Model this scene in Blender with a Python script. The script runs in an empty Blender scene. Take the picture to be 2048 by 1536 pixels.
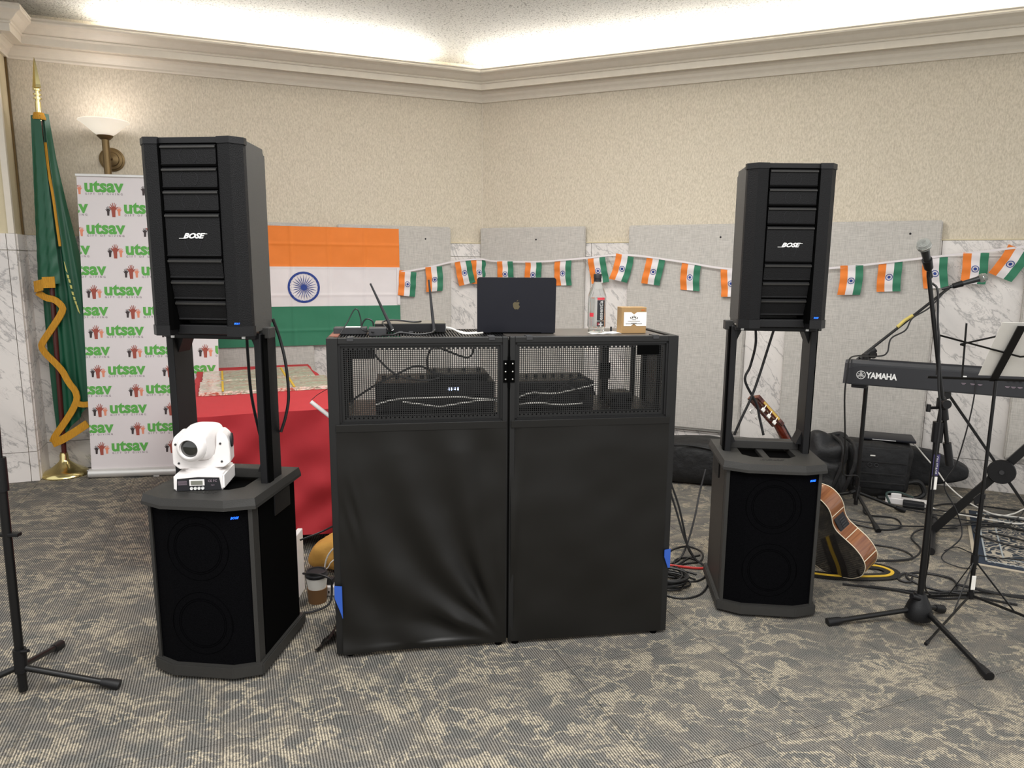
import bpy, bmesh, math, random
from mathutils import Vector, Matrix, noise
PI = math.pi
C = bpy.context.scene.collection
random.seed(7)

# ------------------------------------------------------------------ camera
def R(d): return math.radians(d)
PITCH, ROLL = R(9.33), R(0.41)
fw = Vector((0, math.cos(PITCH), -math.sin(PITCH)))
r0 = Vector((1, 0, 0)); u0 = r0.cross(fw)
rr = r0 * math.cos(ROLL) + u0 * math.sin(ROLL)
uu = -r0 * math.sin(ROLL) + u0 * math.cos(ROLL)
cd = bpy.data.cameras.new('camera'); cam = bpy.data.objects.new('camera', cd); C.objects.link(cam)
cd.sensor_width = 36; cd.lens = 1420 / 2048 * 36; cd.clip_start = 0.05
m = Matrix((rr, uu, -fw)).transposed().to_4x4(); m.translation = (0, 0, 1.5)
cam.matrix_world = m
bpy.context.scene.camera = cam

# ------------------------------------------------------------------ world, lamps, exposure
sc = bpy.context.scene
sc.view_settings.view_transform = 'Standard'; sc.view_settings.look = 'None'
sc.view_settings.gamma = 1; sc.view_settings.use_curve_mapping = False
sc.view_settings.exposure = 0.95
w = bpy.data.worlds.new('world'); sc.world = w; w.use_nodes = True
w.node_tree.nodes['Background'].inputs[0].default_value = (1.0, 0.995, 0.985, 1)
w.node_tree.nodes['Background'].inputs[1].default_value = 0.56
def area(name, loc, size, power, color=(1, .95, .88), rot=(0, 0, 0), sy=None):
    l = bpy.data.lights.new(name, 'AREA'); l.energy = power; l.color = color; l.size = size
    if sy: l.shape = 'RECTANGLE'; l.size_y = sy
    o = bpy.data.objects.new(name, l); C.objects.link(o); o.location = loc; o.rotation_euler = rot
    return o
area('ceiling_lamp_near', (0.0, 0.6, 3.15), 3.2, 85, (1, .985, .96), sy=2.0)
area('ceiling_lamp_middle', (0.2, 3.6, 3.12), 1.6, 36, (1, .985, .96), sy=1.0)

# ------------------------------------------------------------------ room axes (two walls meeting at an obtuse corner)
CO = Vector((-0.27, 6.30, 0))
azR, azL = R(113.6), R(68.6)
dR = Vector((math.sin(azR), math.cos(azR), 0)); nR = Vector((dR.y, -dR.x, 0))      # into the room
dLt = Vector((-math.sin(azL), -math.cos(azL), 0)); nL = Vector((-dLt.y, dLt.x, 0))
if nR.y > 0: nR = -nR
if nL.y > 0: nL = -nL
UP = Vector((0, 0, 1))
def WR(s, d, z): return CO + dR * s + nR * d + UP * z
def WL(s, d, z): return CO + dLt * s + nL * d + UP * z

# ------------------------------------------------------------------ materials
def lin(c): return c / 12.92 if c <= .04045 else ((c + .055) / 1.055) ** 2.4
def rgb(h):
    h = h.lstrip('#'); return tuple(lin(int(h[i:i + 2], 16) / 255) for i in (0, 2, 4)) + (1,)
MATS = {}
def mat(name, h='#808080', rough=.6, metal=0, bump=0, bscale=60, var=0, vscale=20, emit=0, trans=0, spec=None, coat=0, aniso=None, ior=None, alpha=None):
    if name in MATS: return MATS[name]
    m = bpy.data.materials.new(name); m.use_nodes = True; nt = m.node_tree; N = nt.nodes; L = nt.links
    b = N['Principled BSDF']; c = rgb(h)
    b.inputs['Base Color'].default_value = c; b.inputs['Roughness'].default_value = rough; b.inputs['Metallic'].default_value = metal
    if trans: b.inputs['Transmission Weight'].default_value = trans
    if spec is not None: b.inputs['Specular IOR Level'].default_value = spec
    if coat: b.inputs['Coat Weight'].default_value = coat; b.inputs['Coat Roughness'].default_value = .08
    if ior: b.inputs['IOR'].default_value = ior
    if alpha is not None: b.inputs['Alpha'].default_value = alpha
    if emit: b.inputs['Emission Color'].default_value = c; b.inputs['Emission Strength'].default_value = emit
    tc = N.new('ShaderNodeTexCoord'); mp = N.new('ShaderNodeMapping'); L.new(tc.outputs['Object'], mp.inputs[0])
    if aniso: mp.inputs['Scale'].default_value = aniso
    n = N.new('ShaderNodeTexNoise'); n.inputs['Scale'].default_value = vscale; n.inputs['Detail'].default_value = 4
    L.new(mp.outputs[0], n.inputs[0])
    v = var or .06
    mx = N.new('ShaderNodeMixRGB'); mx.blend_type = 'MIX'
    mx.inputs[1].default_value = tuple(max(0, x * (1 - v)) for x in c[:3]) + (1,)
    mx.inputs[2].default_value = tuple(min(1, x * (1 + v)) for x in c[:3]) + (1,)
    L.new(n.outputs[0], mx.inputs[0]); L.new(mx.outputs[0], b.inputs['Base Color'])
    if bump:
        n2 = N.new('ShaderNodeTexNoise'); n2.inputs['Scale'].default_value = bscale; n2.inputs['Detail'].default_value = 5
        L.new(mp.outputs[0], n2.inputs[0])
        bp = N.new('ShaderNodeBump'); bp.inputs['Strength'].default_value = bump; bp.inputs['Distance'].default_value = .01
        L.new(n2.outputs[0], bp.inputs['Height']); L.new(bp.outputs[0], b.inputs['Normal'])
    MATS[name] = m; return m

def nodes(m): return m.node_tree.nodes, m.node_tree.links, m.node_tree.nodes['Principled BSDF']
def newmat(name, rough=.6):
    m = bpy.data.materials.new(name); m.use_nodes = True; MATS[name] = m
    nodes(m)[2].inputs['Roughness'].default_value = rough; return m
def tex(N, L, kind, scale, vec, **k):
    t = N.new('ShaderNodeTex' + kind)
    if 'Scale' in t.inputs: t.inputs['Scale'].default_value = scale
    for a, b in k.items():
        if a in t.inputs: t.inputs[a].default_value = b
        else: setattr(t, a, b)
    L.new(vec, t.inputs['Vector']); return t
def ramp(N, L, src, pts):
    r = N.new('ShaderNodeValToRGB'); e = r.color_ramp.elements
    while len(e) < len(pts): e.new(.5)
    for i, (p, c) in enumerate(pts):
        e[i].position = p; e[i].color = c if isinstance(c, tuple) else (c, c, c, 1)
    L.new(src, r.inputs[0]); return r
def mth(N, L, op, a, b=None):
    n = N.new('ShaderNodeMath'); n.operation = op
    for i, x in enumerate((a, b)):
        if x is None: continue
        if isinstance(x, (int, float)): n.inputs[i].default_value = x
        else: L.new(x, n.inputs[i])
    return n.outputs[0]
def mixc(N, L, f, a, b, mode='MIX'):
    n = N.new('ShaderNodeMixRGB'); n.blend_type = mode
    for i, x in enumerate((f, a, b)):
        if isinstance(x, (int, float)): n.inputs[i].default_value = x
        elif isinstance(x, tuple): n.inputs[i].default_value = x
        else: L.new(x, n.inputs[i])
    return n.outputs[0]
def mapping(N, L, scale=(1, 1, 1), rot=(0, 0, 0)):
    tc = N.new('ShaderNodeTexCoord'); mp = N.new('ShaderNodeMapping'); L.new(tc.outputs['Object'], mp.inputs[0])
    mp.inputs['Scale'].default_value = scale; mp.inputs['Rotation'].default_value = rot; return mp.outputs[0]
def addbump(N, L, b, h, s, d=.01):
    bp = N.new('ShaderNodeBump'); bp.inputs['Strength'].default_value = s; bp.inputs['Distance'].default_value = d
    L.new(h, bp.inputs['Height']); L.new(bp.outputs[0], b.inputs['Normal'])

def carpet():
    m = newmat('carpet', .95); N, L, b = nodes(m); b.inputs['Specular IOR Level'].default_value = .1
    v = mapping(N, L, (1, 1, 1), (0, 0, R(-21.4)))
    v2 = mapping(N, L, (1.0, 1.35, 1), (0, 0, R(14)))
    wob = tex(N, L, 'Noise', 26, v, Detail=4, Roughness=.7)
    wv_ = N.new('ShaderNodeVectorMath'); wv_.operation = 'SCALE'; L.new(wob.outputs['Color'], wv_.inputs[0]); wv_.inputs['Scale'].default_value = .045
    wa = N.new('ShaderNodeVectorMath'); wa.operation = 'ADD'; L.new(v2, wa.inputs[0]); L.new(wv_.outputs[0], wa.inputs[1]); v3 = wa.outputs[0]
    n1 = tex(N, L, 'Noise', 6.6, v3, Detail=6, Roughness=.6, Distortion=.5)
    ab = mth(N, L, 'ABSOLUTE', mth(N, L, 'SUBTRACT', n1.outputs[0], .5))
    vein = ramp(N, L, ab, [(0.0, 1.0), (.014, .9), (.036, 0.0)]).outputs[0]
    n3 = tex(N, L, 'Noise', 6.2, v3, Detail=9, Roughness=.7, Distortion=.4)
    blot = ramp(N, L, n3.outputs[0], [(.545, 0.0), (.60, 1.0)]).outputs[0]
    gate = ramp(N, L, tex(N, L, 'Noise', 4.0, v2, Detail=2).outputs[0], [(.40, 0.25), (.56, 1.0)]).outputs[0]
    pat = mth(N, L, 'MAXIMUM', mth(N, L, 'MULTIPLY', vein, gate), mth(N, L, 'MULTIPLY', blot, .85))
    n2 = tex(N, L, 'Noise', 9, v3, Detail=5)
    grey = ramp(N, L, n2.outputs[0], [(.36, rgb('#676662')), (.5, rgb('#6f6c67')), (.64, rgb('#78736b'))]).outputs[0]
    wv = tex(N, L, 'Wave', 34, v, Distortion=.8, wave_type='BANDS', bands_direction='X'); wv.inputs['Detail Scale'].default_value = 4
    kn = tex(N, L, 'Noise', 260, mapping(N, L, (1, .6, 1), (0, 0, R(-21.4))), Detail=2)
    rib = mth(N, L, 'ADD', mth(N, L, 'MULTIPLY', wv.outputs['Fac'], .66), mth(N, L, 'MULTIPLY', kn.outputs[0], .8))
    ribr = ramp(N, L, rib, [(.42, .30), (.72, .78), (1.05, 1.3)]).outputs[0]
    brk = ramp(N, L, tex(N, L, 'Noise', 90, v, Detail=3).outputs[0], [(.36, 0.35), (.52, 1.0)]).outputs[0]
    col = mixc(N, L, mth(N, L, 'MULTIPLY', pat, brk), grey, rgb('#a99f8c'))
    col = mixc(N, L, 1.0, col, ribr, 'MULTIPLY')
    L.new(col, b.inputs['Base Color']); addbump(N, L, b, rib, .5, .004)
    return m
def marble():
    m = newmat('marble', .22); N, L, b = nodes(m)
    v = mapping(N, L, (1, 1, 1), (0, R(38), R(10)))
    mp2 = N.new('ShaderNodeMapping'); L.new(mapping(N, L, (1, 1, 1), (0, R(-48), 0)), mp2.inputs[0]); mp2.inputs['Scale'].default_value = (.75, .75, 2.1); vs = mp2.outputs[0]
    n1 = tex(N, L, 'Noise', 2.6, vs, Detail=7, Roughness=.6, Distortion=.4)
    a1 = mth(N, L, 'ABSOLUTE', mth(N, L, 'SUBTRACT', n1.outputs[0], .5))
    v1 = ramp(N, L, a1, [(0.0, 1.0), (.006, .55), (.02, 0.0)]).outputs[0]
    n2 = tex(N, L, 'Noise', 6.5, vs, Detail=8, Roughness=.7, Distortion=1.2)
    a2 = mth(N, L, 'ABSOLUTE', mth(N, L, 'SUBTRACT', n2.outputs[0], .53))
    v2 = ramp(N, L, a2, [(0.0, 1.0), (.006, .4), (.02, 0.0)]).outputs[0]
    mask = ramp(N, L, tex(N, L, 'Noise', 5, v, Detail=4).outputs[0], [(.42, 0.0), (.62, 1.0)]).outputs[0]
    vv = mth(N, L, 'MAXIMUM', mth(N, L, 'MULTIPLY', v1, .6), mth(N, L, 'MULTIPLY', mth(N, L, 'MULTIPLY', v2, mask), .75))
    cl = ramp(N, L, tex(N, L, 'Noise', 1.6, vs, Detail=5).outputs[0], [(.3, rgb('#cbc7c3')), (.55, rgb('#ded9d4')), (.8, rgb('#e6e1db'))]).outputs[0]
    L.new(mixc(N, L, vv, cl, rgb('#6b6a6c')), b.inputs['Base Color']); return m
def wallpaper():
    m = newmat('wallpaper', .8); N, L, b = nodes(m)
    v = mapping(N, L, (1, 1, .38))
    n = tex(N, L, 'Noise', 120, v, Detail=5, Roughness=.65)
    c = ramp(N, L, n.outputs[0], [(.34, rgb('#b8ae9b')), (.5, rgb('#c9bfac')), (.66, rgb('#d6ccba'))]).outputs[0]
    L.new(c, b.inputs['Base Color']); addbump(N, L, b, n.outputs[0], .12, .003); return m
def popcorn():
    m = newmat('ceiling_texture', .9); N, L, b = nodes(m)
    v = mapping(N, L)
    n = tex(N, L, 'Noise', 75, v, Detail=6, Roughness=.75)
    c = ramp(N, L, n.outputs[0], [(.38, rgb('#8f8a80')), (.46, rgb('#dedad2')), (1, rgb('#e8e5de'))]).outputs[0]
    L.new(c, b.inputs['Base Color']); addbump(N, L, b, n.outputs[0], 1.0, .03); return m
def linen(name, h, h2):
    m = newmat(name, .9); N, L, b = nodes(m); b.inputs['Specular IOR Level'].default_value = .2
    va = mapping(N, L, (.3, .3, 5)); vb = mapping(N, L, (5, 5, .3))
    a = tex(N, L, 'Noise', 60, va, Detail=3); c = tex(N, L, 'Noise', 60, vb, Detail=3)
    s = mth(N, L, 'MULTIPLY', mth(N, L, 'ADD', a.outputs[0], c.outputs[0]), .5)
    L.new(ramp(N, L, s, [(.38, rgb(h)), (.62, rgb(h2))]).outputs[0], b.inputs['Base Color'])
    addbump(N, L, b, s, .2, .003); return m
def grille(name, h1, h2, scale=260, rough=.55):
    m = newmat(name, rough); N, L, b = nodes(m)
    v = mapping(N, L)
    t = tex(N, L, 'Voronoi', scale, v)
    L.new(ramp(N, L, t.outputs['Distance'], [(.25, rgb(h1)), (.5, rgb(h2))]).outputs[0], b.inputs['Base Color'])
    addbump(N, L, b, t.outputs['Distance'], .4, .002); return m
def wood(name, h1, h2, rough=.25, sc=(40, 40, 3)):
    m = newmat(name, rough); N, L, b = nodes(m); b.inputs['Coat Weight'].default_value = .5; b.inputs['Coat Roughness'].default_value = .06
    v = mapping(N, L, sc); n = tex(N, L, 'Noise', 1.5, v, Detail=6, Distortion=.5)
    L.new(ramp(N, L, n.outputs[0], [(.3, rgb(h1)), (.7, rgb(h2))]).outputs[0], b.inputs['Base Color']); return m
def rugmat():
    m = newmat('rug_field', .95); N, L, b = nodes(m)
    v = mapping(N, L, (1, 1, 1))
    n = tex(N, L, 'Noise', 6.0, v, Detail=1.5, Distortion=1.8)
    f = mth(N, L, 'FRACT', mth(N, L, 'MULTIPLY', n.outputs[0], 9))
    vo = tex(N, L, 'Voronoi', 16, v, feature='DISTANCE_TO_EDGE')
    a = ramp(N, L, f, [(0, 0.0), (.58, 0.0), (.66, 1.0), (.93, 1.0), (1, 0.0)]).outputs[0]
    c = ramp(N, L, vo.outputs['Distance'], [(0, 1.0), (.035, 0.0)]).outputs[0]
    k = mth(N, L, 'MAXIMUM', a, mth(N, L, 'MULTIPLY', c, .6))
    L.new(mixc(N, L, k, rgb('#1c2733'), rgb('#a79e8e')), b.inputs['Base Color'])
    addbump(N, L, b, tex(N, L, 'Noise', 250, v).outputs[0], .5, .004); return m
def plaid():
    m = newmat('printed_cotton', .35); N, L, b = nodes(m)
    va = mapping(N, L, (2, 9, 3)); n = tex(N, L, 'Noise', 5.5, va, Detail=6, Distortion=.7)
    c = ramp(N, L, n.outputs[0], [(.28, rgb('#6d3a35')), (.38, rgb('#d9cdbb')), (.46, rgb('#b4573f')), (.5, rgb('#e2dacb')), (.58, rgb('#8f9a7c')), (.66, rgb('#e9e2d6')), (.76, rgb('#c99d5e'))]).outputs[0]
    L.new(c, b.inputs['Base Color']); b.inputs['Coat Weight'].default_value = .8; b.inputs['Coat Roughness'].default_value = .12
    addbump(N, L, b, tex(N, L, 'Noise', 9, va, Detail=3).outputs[0], .7, .01); return m

M_carpet = carpet(); M_marble = marble(); M_paper = wallpaper(); M_pop = popcorn()
M_panel = linen('panel_linen', '#aba7a1', '#c6c2bb')
M_gr = grille('speaker_grille', '#020203', '#0b0b0d', 300, .6); M_gr2 = grille('subwoofer_grille', '#030304', '#070709', 300, .85)
for q_ in (M_gr, M_gr2): nodes(q_)[2].inputs['Specular IOR Level'].default_value = .25 if q_ is M_gr else .04
M_rug = rugmat(); M_plaid = plaid()
M_cream = mat('cream_moulding', '#d8d0c1', .45); M_creamwall = mat('cream_paint', '#cbbf9f', .6)
M_blk = mat('black_plastic', '#0e0e10', .45, spec=.35, bump=.15, bscale=400); M_cabg = mat('cabinet_charcoal', '#393836', .6, bump=.15, bscale=400); M_blk2 = mat('charcoal_plastic', '#282725', .55, bump=.15, bscale=400)
M_dark = mat('matte_black_board', '#020202', .9, spec=.05); M_side = mat('dark_side_panel', '#141313', .6)
M_steel = mat('black_painted_steel', '#0d0d0e', .4, .2); M_frame = mat('black_powder_frame', '#0d0d0d', .5, .1, bump=.1, bscale=500)
M_cab = mat('black_cable_rubber', '#0e0e10', .5); M_wcab = mat('white_cable_rubber', '#dcd9d2', .5); M_rcab = mat('red_cable_rubber', '#b8261f', .5)
M_fab = mat('black_stretch_fabric', '#100f0d', .42, bump=.05, bscale=900, spec=.35)
M_nyl = mat('black_nylon', '#08080a', .6, bump=1, bscale=14); M_nyl2 = mat('charcoal_nylon', '#101114', .6, bump=1, bscale=12)
M_chrome = mat('chrome', '#d0d0cc', .18, 1); M_silver = mat('silver_print', '#e8e8e6', .35, .2)
M_alu = mat('brushed_aluminium', '#d8d7d4', .35, .5); M_brass = mat('polished_brass', '#d9cb92', .18, 1); M_abrass = mat('antique_brass', '#6f5c3e', .4, .8)
M_white = mat('white_plastic', '#e6e2e0', .4); M_lens = mat('smoked_lens', '#1c1e1c', .05, coat=1)
M_blue = mat('blue_led', '#1a5cff', .4, emit=1.2); M_btape = mat('blue_tape', '#2a55b0', .6)
M_red = mat('red_tablecloth', '#b0252e', .75, bump=.12, bscale=700)
M_saf = mat('saffron_cloth', '#e07a28', .7, bump=.1, bscale=900, var=.04); M_wht = mat('white_cloth', '#dcd6d6', .7, bump=.1, bscale=900, var=.02); M_grn = mat('green_cloth', '#2b7355', .7, bump=.1, bscale=900, var=.04)
M_navy = mat('navy_print', '#1f3a86', .7)
M_flag = mat('dark_green_satin', '#0f5339', .42, bump=.05, bscale=500); M_fringe = mat('gold_fringe', '#cf9420', .6, bump=.9, bscale=260, var=.3, vscale=260, aniso=(1, 1, .1))
M_pole = mat('mahogany_pole', '#4a1c18', .3); M_banner = mat('banner_vinyl', '#dad4d4', .5, var=.02)
M_tgreen = mat('leaf_green_ink', '#5aa84a', .6); M_tgrey = mat('plum_grey_ink', '#8b7c86', .6); M_hdark = mat('dark_hand_ink', '#3a2f30', .6); M_hbr = mat('brown_hand_ink', '#9c4a3c', .6); M_hsal = mat('salmon_hand_ink', '#dd8a6c', .6)
M_lap = mat('midnight_aluminium', '#1b1c24', .42, .4, var=.1); M_gold = mat('gold_logo', '#6f6650', .3, .6)
M_kraft = mat('kraft_card', '#96784f', .8, bump=.1, bscale=300); M_label = mat('paper_label', '#ece9e2', .7); M_ink = mat('black_ink', '#15151a', .6); M_rink = mat('red_ink', '#c8303c', .6)
M_kb = mat('keyboard_charcoal', '#2c2d30', .5, bump=.1, bscale=500); M_keyw = mat('ivory_key', '#e6e2da', .3)
M_gwood = wood('mahogany_side', '#693a20', '#93603c'); M_neck = wood('mahogany_neck', '#4a1a10', '#6b2a18'); M_gtop = mat('glossy_black_lacquer', '#26221f', .06, coat=1)
M_binding = mat('cream_binding', '#e6d9bf', .4); M_goldm = mat('gold_plate', '#caa85a', .25, .9); M_yel = mat('yellow_strap', '#c9a32a', .8, bump=.3, bscale=400)
M_tan = mat('tan_paper', '#b98a3e', .8, bump=.3, bscale=30); M_brown = mat('brown_sleeve', '#70502f', .8); M_grey = mat('dark_grey_plastic', '#2c2c2e', .5)
M_linen_shade = mat('linen_shadow', '#8b8984', .9)

# ------------------------------------------------------------------ mesh helpers
class MB:
    def __init__(s): s.b = bmesh.new()
    def face(s, pts):
        vs = [s.b.verts.new(p) for p in pts]
        try: return s.b.faces.new(vs)
        except ValueError: return None
    def box(s, x0, x1, y0, y1, z0, z1, bev=0, M=None):
        r = bmesh.ops.create_cube(s.b, size=1, matrix=Matrix.Translation(((x0 + x1) / 2, (y0 + y1) / 2, (z0 + z1) / 2)) @ Matrix.Diagonal((x1 - x0, y1 - y0, z1 - z0, 1)))
        vs = r['verts']
        if bev:
            es = list({e for v in vs for e in v.link_edges})
            q = bmesh.ops.bevel(s.b, geom=es, offset=bev, segments=2, affect='EDGES', profile=.5)
            vs = list({v for f in q['faces'] for v in f.verts} | {v for v in vs if v.is_valid})
            # include every vertex of this island
            seen = set(vs); st = list(vs)
            while st:
                v = st.pop()
                for e in v.link_edges:
                    o = e.other_vert(v)
                    if o not in seen: seen.add(o); st.append(o)
            vs = list(seen)
        if M is not None: bmesh.ops.transform(s.b, matrix=M, verts=vs)
        return s
    def prism(s, pts, z0, z1, M=None, top=None):
        # pts: 2D outline (x,y) extruded along z
        top = top or pts
        a = [s.b.verts.new((p[0], p[1], z0)) for p in pts]; c = [s.b.verts.new((p[0], p[1], z1)) for p in top]
        n = len(pts)
        s.b.faces.new(a[::-1]); s.b.faces.new(c)
        for i in range(n): s.b.faces.new((a[i], a[(i + 1) % n], c[(i + 1) % n], c[i]))
        if M is not None: bmesh.ops.transform(s.b, matrix=M, verts=a + c)
        return s
    def lathe(s, prof, n=32, M=None):
        rings = []; vs = []
        for r, z in prof:
            if r < 1e-6: v = [s.b.verts.new((0, 0, z))]
            else: v = [s.b.verts.new((r * math.cos(2 * PI * i / n), r * math.sin(2 * PI * i / n), z)) for i in range(n)]
            rings.append(v); vs += v
        for a, b in zip(rings, rings[1:]):
            for i in range(n):
                j = (i + 1) % n
                if len(a) == 1 and len(b) == 1: continue
                if len(a) == 1: s.b.faces.new((a[0], b[j], b[i]))
                elif len(b) == 1: s.b.faces.new((a[i], a[j], b[0]))
                else: s.b.faces.new((a[i], a[j], b[j], b[i]))
        for ring in (rings[0], rings[-1]):
            if len(ring) > 2:
                try: s.b.faces.new(ring)
                except ValueError: pass
        if M is not None: bmesh.ops.transform(s.b, matrix=M, verts=vs)
        return s
    def tube(s, pts, r, n=8, r2=None):
        pts = [Vector(p) for p in pts]; N = len(pts); prev = None; t0 = (pts[1] - pts[0]).normalized()
        a = t0.orthogonal().normalized()
        for i, p in enumerate(pts):
            t = (pts[min(i + 1, N - 1)] - pts[max(i - 1, 0)])
            t = t.normalized() if t.length > 1e-9 else t0
            a = (a - t * a.dot(t)); a = a.normalized() if a.length > 1e-6 else t.orthogonal().normalized()
            bb = t.cross(a); rad = r if r2 is None else r + (r2 - r) * i / (N - 1)
            ring = [s.b.verts.new(p + (a * math.cos(2 * PI * k / n) + bb * math.sin(2 * PI * k / n)) * rad) for k in range(n)]
            if prev:
                for k in range(n): s.b.faces.new((prev[k], prev[(k + 1) % n], ring[(k + 1) % n], ring[k]))
            else: s.b.faces.new(ring[::-1])
            prev = ring
        s.b.faces.new(prev); return s
    def strip(s, pts, wdir, width, thick, ndir):
        # flat bar following pts
        wdir = Vector(wdir).normalized() * width / 2; nd = Vector(ndir).normalized() * thick / 2; prev = None
        for p in pts:
            p = Vector(p); ring = [s.b.verts.new(p + a * wdir + b * nd) for a, b in ((-1, -1), (1, -1), (1, 1), (-1, 1))]
            if prev:
                for k in range(4): s.b.faces.new((prev[k], prev[(k + 1) % 4], ring[(k + 1) % 4], ring[k]))
            else: s.b.faces.new(ring[::-1])
            prev = ring
        s.b.faces.new(prev); return s
    def grid(s, fn, nu, nv, thick=None):
        V = [[s.b.verts.new(fn(i / nu, j / nv)) for i in range(nu + 1)] for j in range(nv + 1)]
        for j in range(nv):
            for i in range(nu): s.b.faces.new((V[j][i], V[j][i + 1], V[j + 1][i + 1], V[j + 1][i]))
        return s
    def blob(s, c, sz, e1=.5, e2=.5, nu=28, nv=18, amp=0, freq=6, fn=None, M=None):
        def sp(v, e): return math.copysign(abs(v) ** e, v)
        rows = []
        for j in range(nv + 1):
            ph = -PI / 2 + PI * j / nv; row = []
            for i in range(nu):
                th = 2 * PI * i / nu
                p = Vector((sp(math.cos(ph), e1) * sp(math.cos(th), e2), sp(math.cos(ph), e1) * sp(math.sin(th), e2), sp(math.sin(ph), e1)))
                if fn: p = Vector(fn(p))
                q = Vector((p.x * sz[0], p.y * sz[1], p.z * sz[2]))
                if amp: q += q.normalized() * amp * noise.noise(q * freq + Vector(c))
                if M is not None: q = M @ q
                row.append(s.b.verts.new(q + Vector(c)))
            rows.append(row)
        for a, b in zip(rows, rows[1:]):
            for i in range(nu):
                j = (i + 1) % nu; s.b.faces.new((a[i], a[j], b[j], b[i]))
        bmesh.ops.remove_doubles(s.b, verts=[v for r in (rows[0], rows[-1]) for v in r], dist=1e-4)
        return s
    def build(s, name, material, parent=None, smooth=False, base=False, sharp=True):
        bmesh.ops.recalc_face_normals(s.b, faces=s.b.faces)
        me = bpy.data.meshes.new(name); s.b.to_mesh(me); s.b.free()
        me.materials.append(material)
        o = bpy.data.objects.new(name, me); C.objects.link(o)
        if smooth:
            for p in me.polygons: p.use_smooth = True
            if sharp:
                me.set_sharp_from_angle(angle=R(38))
        if parent: o.parent = parent
        elif base: recenter(o)
        return o
def recenter(o):
    vs = o.data.vertices
    xs = [v.co.x for v in vs]; ys = [v.co.y for v in vs]; zs = [v.co.z for v in vs]
    c = Vector(((min(xs) + max(xs)) / 2, (min(ys) + max(ys)) / 2, min(zs)))
    for v in vs: v.co -= c
    o.location = c
def tag(o, label=None, cat=None, group=None, kind=None):
    if label: o['label'] = label
    if cat: o['category'] = cat
    if group: o['group'] = group
    if kind: o['kind'] = kind
    return o
def thing(name, label, cat, loc=(0, 0, 0), rz=0, group=None, M=None):
    o = bpy.data.objects.new(name, None); C.objects.link(o); o.empty_display_size = .1
    if M is not None: o.matrix_world = M
    else: o.location = loc; o.rotation_euler = (0, 0, rz)
    return tag(o, label, cat, group)
def copy_tree(o, parent=None):
    c = o.copy(); C.objects.link(c)
    if parent: c.parent = parent
    for ch in [x for x in C.objects if x.parent == o]: copy_tree(ch, c)
    return c
def frame(o, x, y, z=None):
    x = Vector(x).normalized(); y = Vector(y); y = (y - x * x.dot(y)).normalized(); z = x.cross(y)
    m = Matrix((x, y, z)).transposed().to_4x4(); m.translation = Vector(o); return m
def cat_rom(P, k=8):
    P = [Vector(p) for p in P]; Q = [P[0] * 2 - P[1]] + P + [P[-1] * 2 - P[-2]]; out = []
    for i in range(1, len(Q) - 2):
        a, b, c, d = Q[i - 1:i + 3]
        for j in range(k):
            t = j / k
            out.append(.5 * ((2 * b) + (c - a) * t + (2 * a - 5 * b + 4 * c - d) * t * t + (3 * b - a - 3 * c + d) * t ** 3))
    out.append(P[-1]); return out
def bar(p, q, r, n=10):
    b = MB(); b.tube([p, q], r, n); return b
def text_bm(body, size, M, bold=0, shear=0, ext=0.0008, align='CENTER', spacing=1.0, sx=1.0, mb=None):
    cu = bpy.data.curves.new('t', 'FONT'); cu.body = body; cu.size = size; cu.offset = bold; cu.shear = shear; cu.extrude = ext
    cu.align_x = align; cu.align_y = 'CENTER'; cu.space_character = spacing; cu.resolution_u = 3
    ob = bpy.data.objects.new('t', cu); C.objects.link(ob)
    dg = bpy.context.evaluated_depsgraph_get(); dg.update(); me = bpy.data.meshes.new_from_object(ob.evaluated_get(dg))
    bpy.data.objects.remove(ob); bpy.data.curves.remove(cu)
    mb = mb or MB(); t = bmesh.new(); t.from_mesh(me)
    bmesh.ops.transform(t, matrix=M @ Matrix.Diagonal((sx, 1, 1, 1)), verts=t.verts)
    t.to_mesh(me); t.free(); mb.b.from_mesh(me); bpy.data.meshes.remove(me); return mb
def XZ(x=0, y=0, z=0, s=1):
    # text plane lying in local x,z and facing -y
    return Matrix.Translation((x, y, z)) @ Matrix.Rotation(PI / 2, 4, 'X') @ Matrix.Scale(s, 4)
def struct(o): o['kind'] = 'structure'; return o

# ================================================================== ROOM
b = MB(); b.box(-7, 6, -3.5, 9, -.1, -.003); floor = struct(b.build('floor', M_carpet))
ta, tc_ = R(21.4), .61      # carpet tiles laid square to the left wall
tu, tv = Vector((math.cos(ta), math.sin(ta), 0)), Vector((-math.sin(ta), math.cos(ta), 0))
for i in range(-12, 13):
    for j in range(-4, 14):
        c = tu * (i * tc_ + .2) + tv * (j * tc_ + .1)
        if c.y < -1.2 or (c - CO).dot(nR) < -.25 or (c - CO).dot(nL) < -.25 or c.x < -5.2 or c.x > 5: continue
        h = tc_ / 2 - .0011; b = MB()
        P = [c - tu * h - tv * h, c + tu * h - tv * h, c + tu * h + tv * h, c - tu * h + tv * h]
        b.prism([(p.x, p.y) for p in P], -.003, 0); b.build('carpet_tile', M_carpet, floor)
def wall_mesh(P, s0, s1, z0, z1, d0, d1, mb):
    v = [P(s, d, z) for s, d, z in ((s0, d0, z0), (s1, d0, z0), (s1, d1, z0), (s0, d1, z0), (s0, d0, z1), (s1, d0, z1), (s1, d1, z1), (s0, d1, z1))]
    vs = [mb.b.verts.new(q) for q in v]
    for f in ((0, 1, 2, 3), (4, 5, 6, 7), (0, 1, 5, 4), (1, 2, 6, 5), (2, 3, 7, 6), (3, 0, 4, 7)): mb.b.faces.new([vs[i] for i in f])
    return mb
ZM, ZC = 1.70, 2.868
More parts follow.
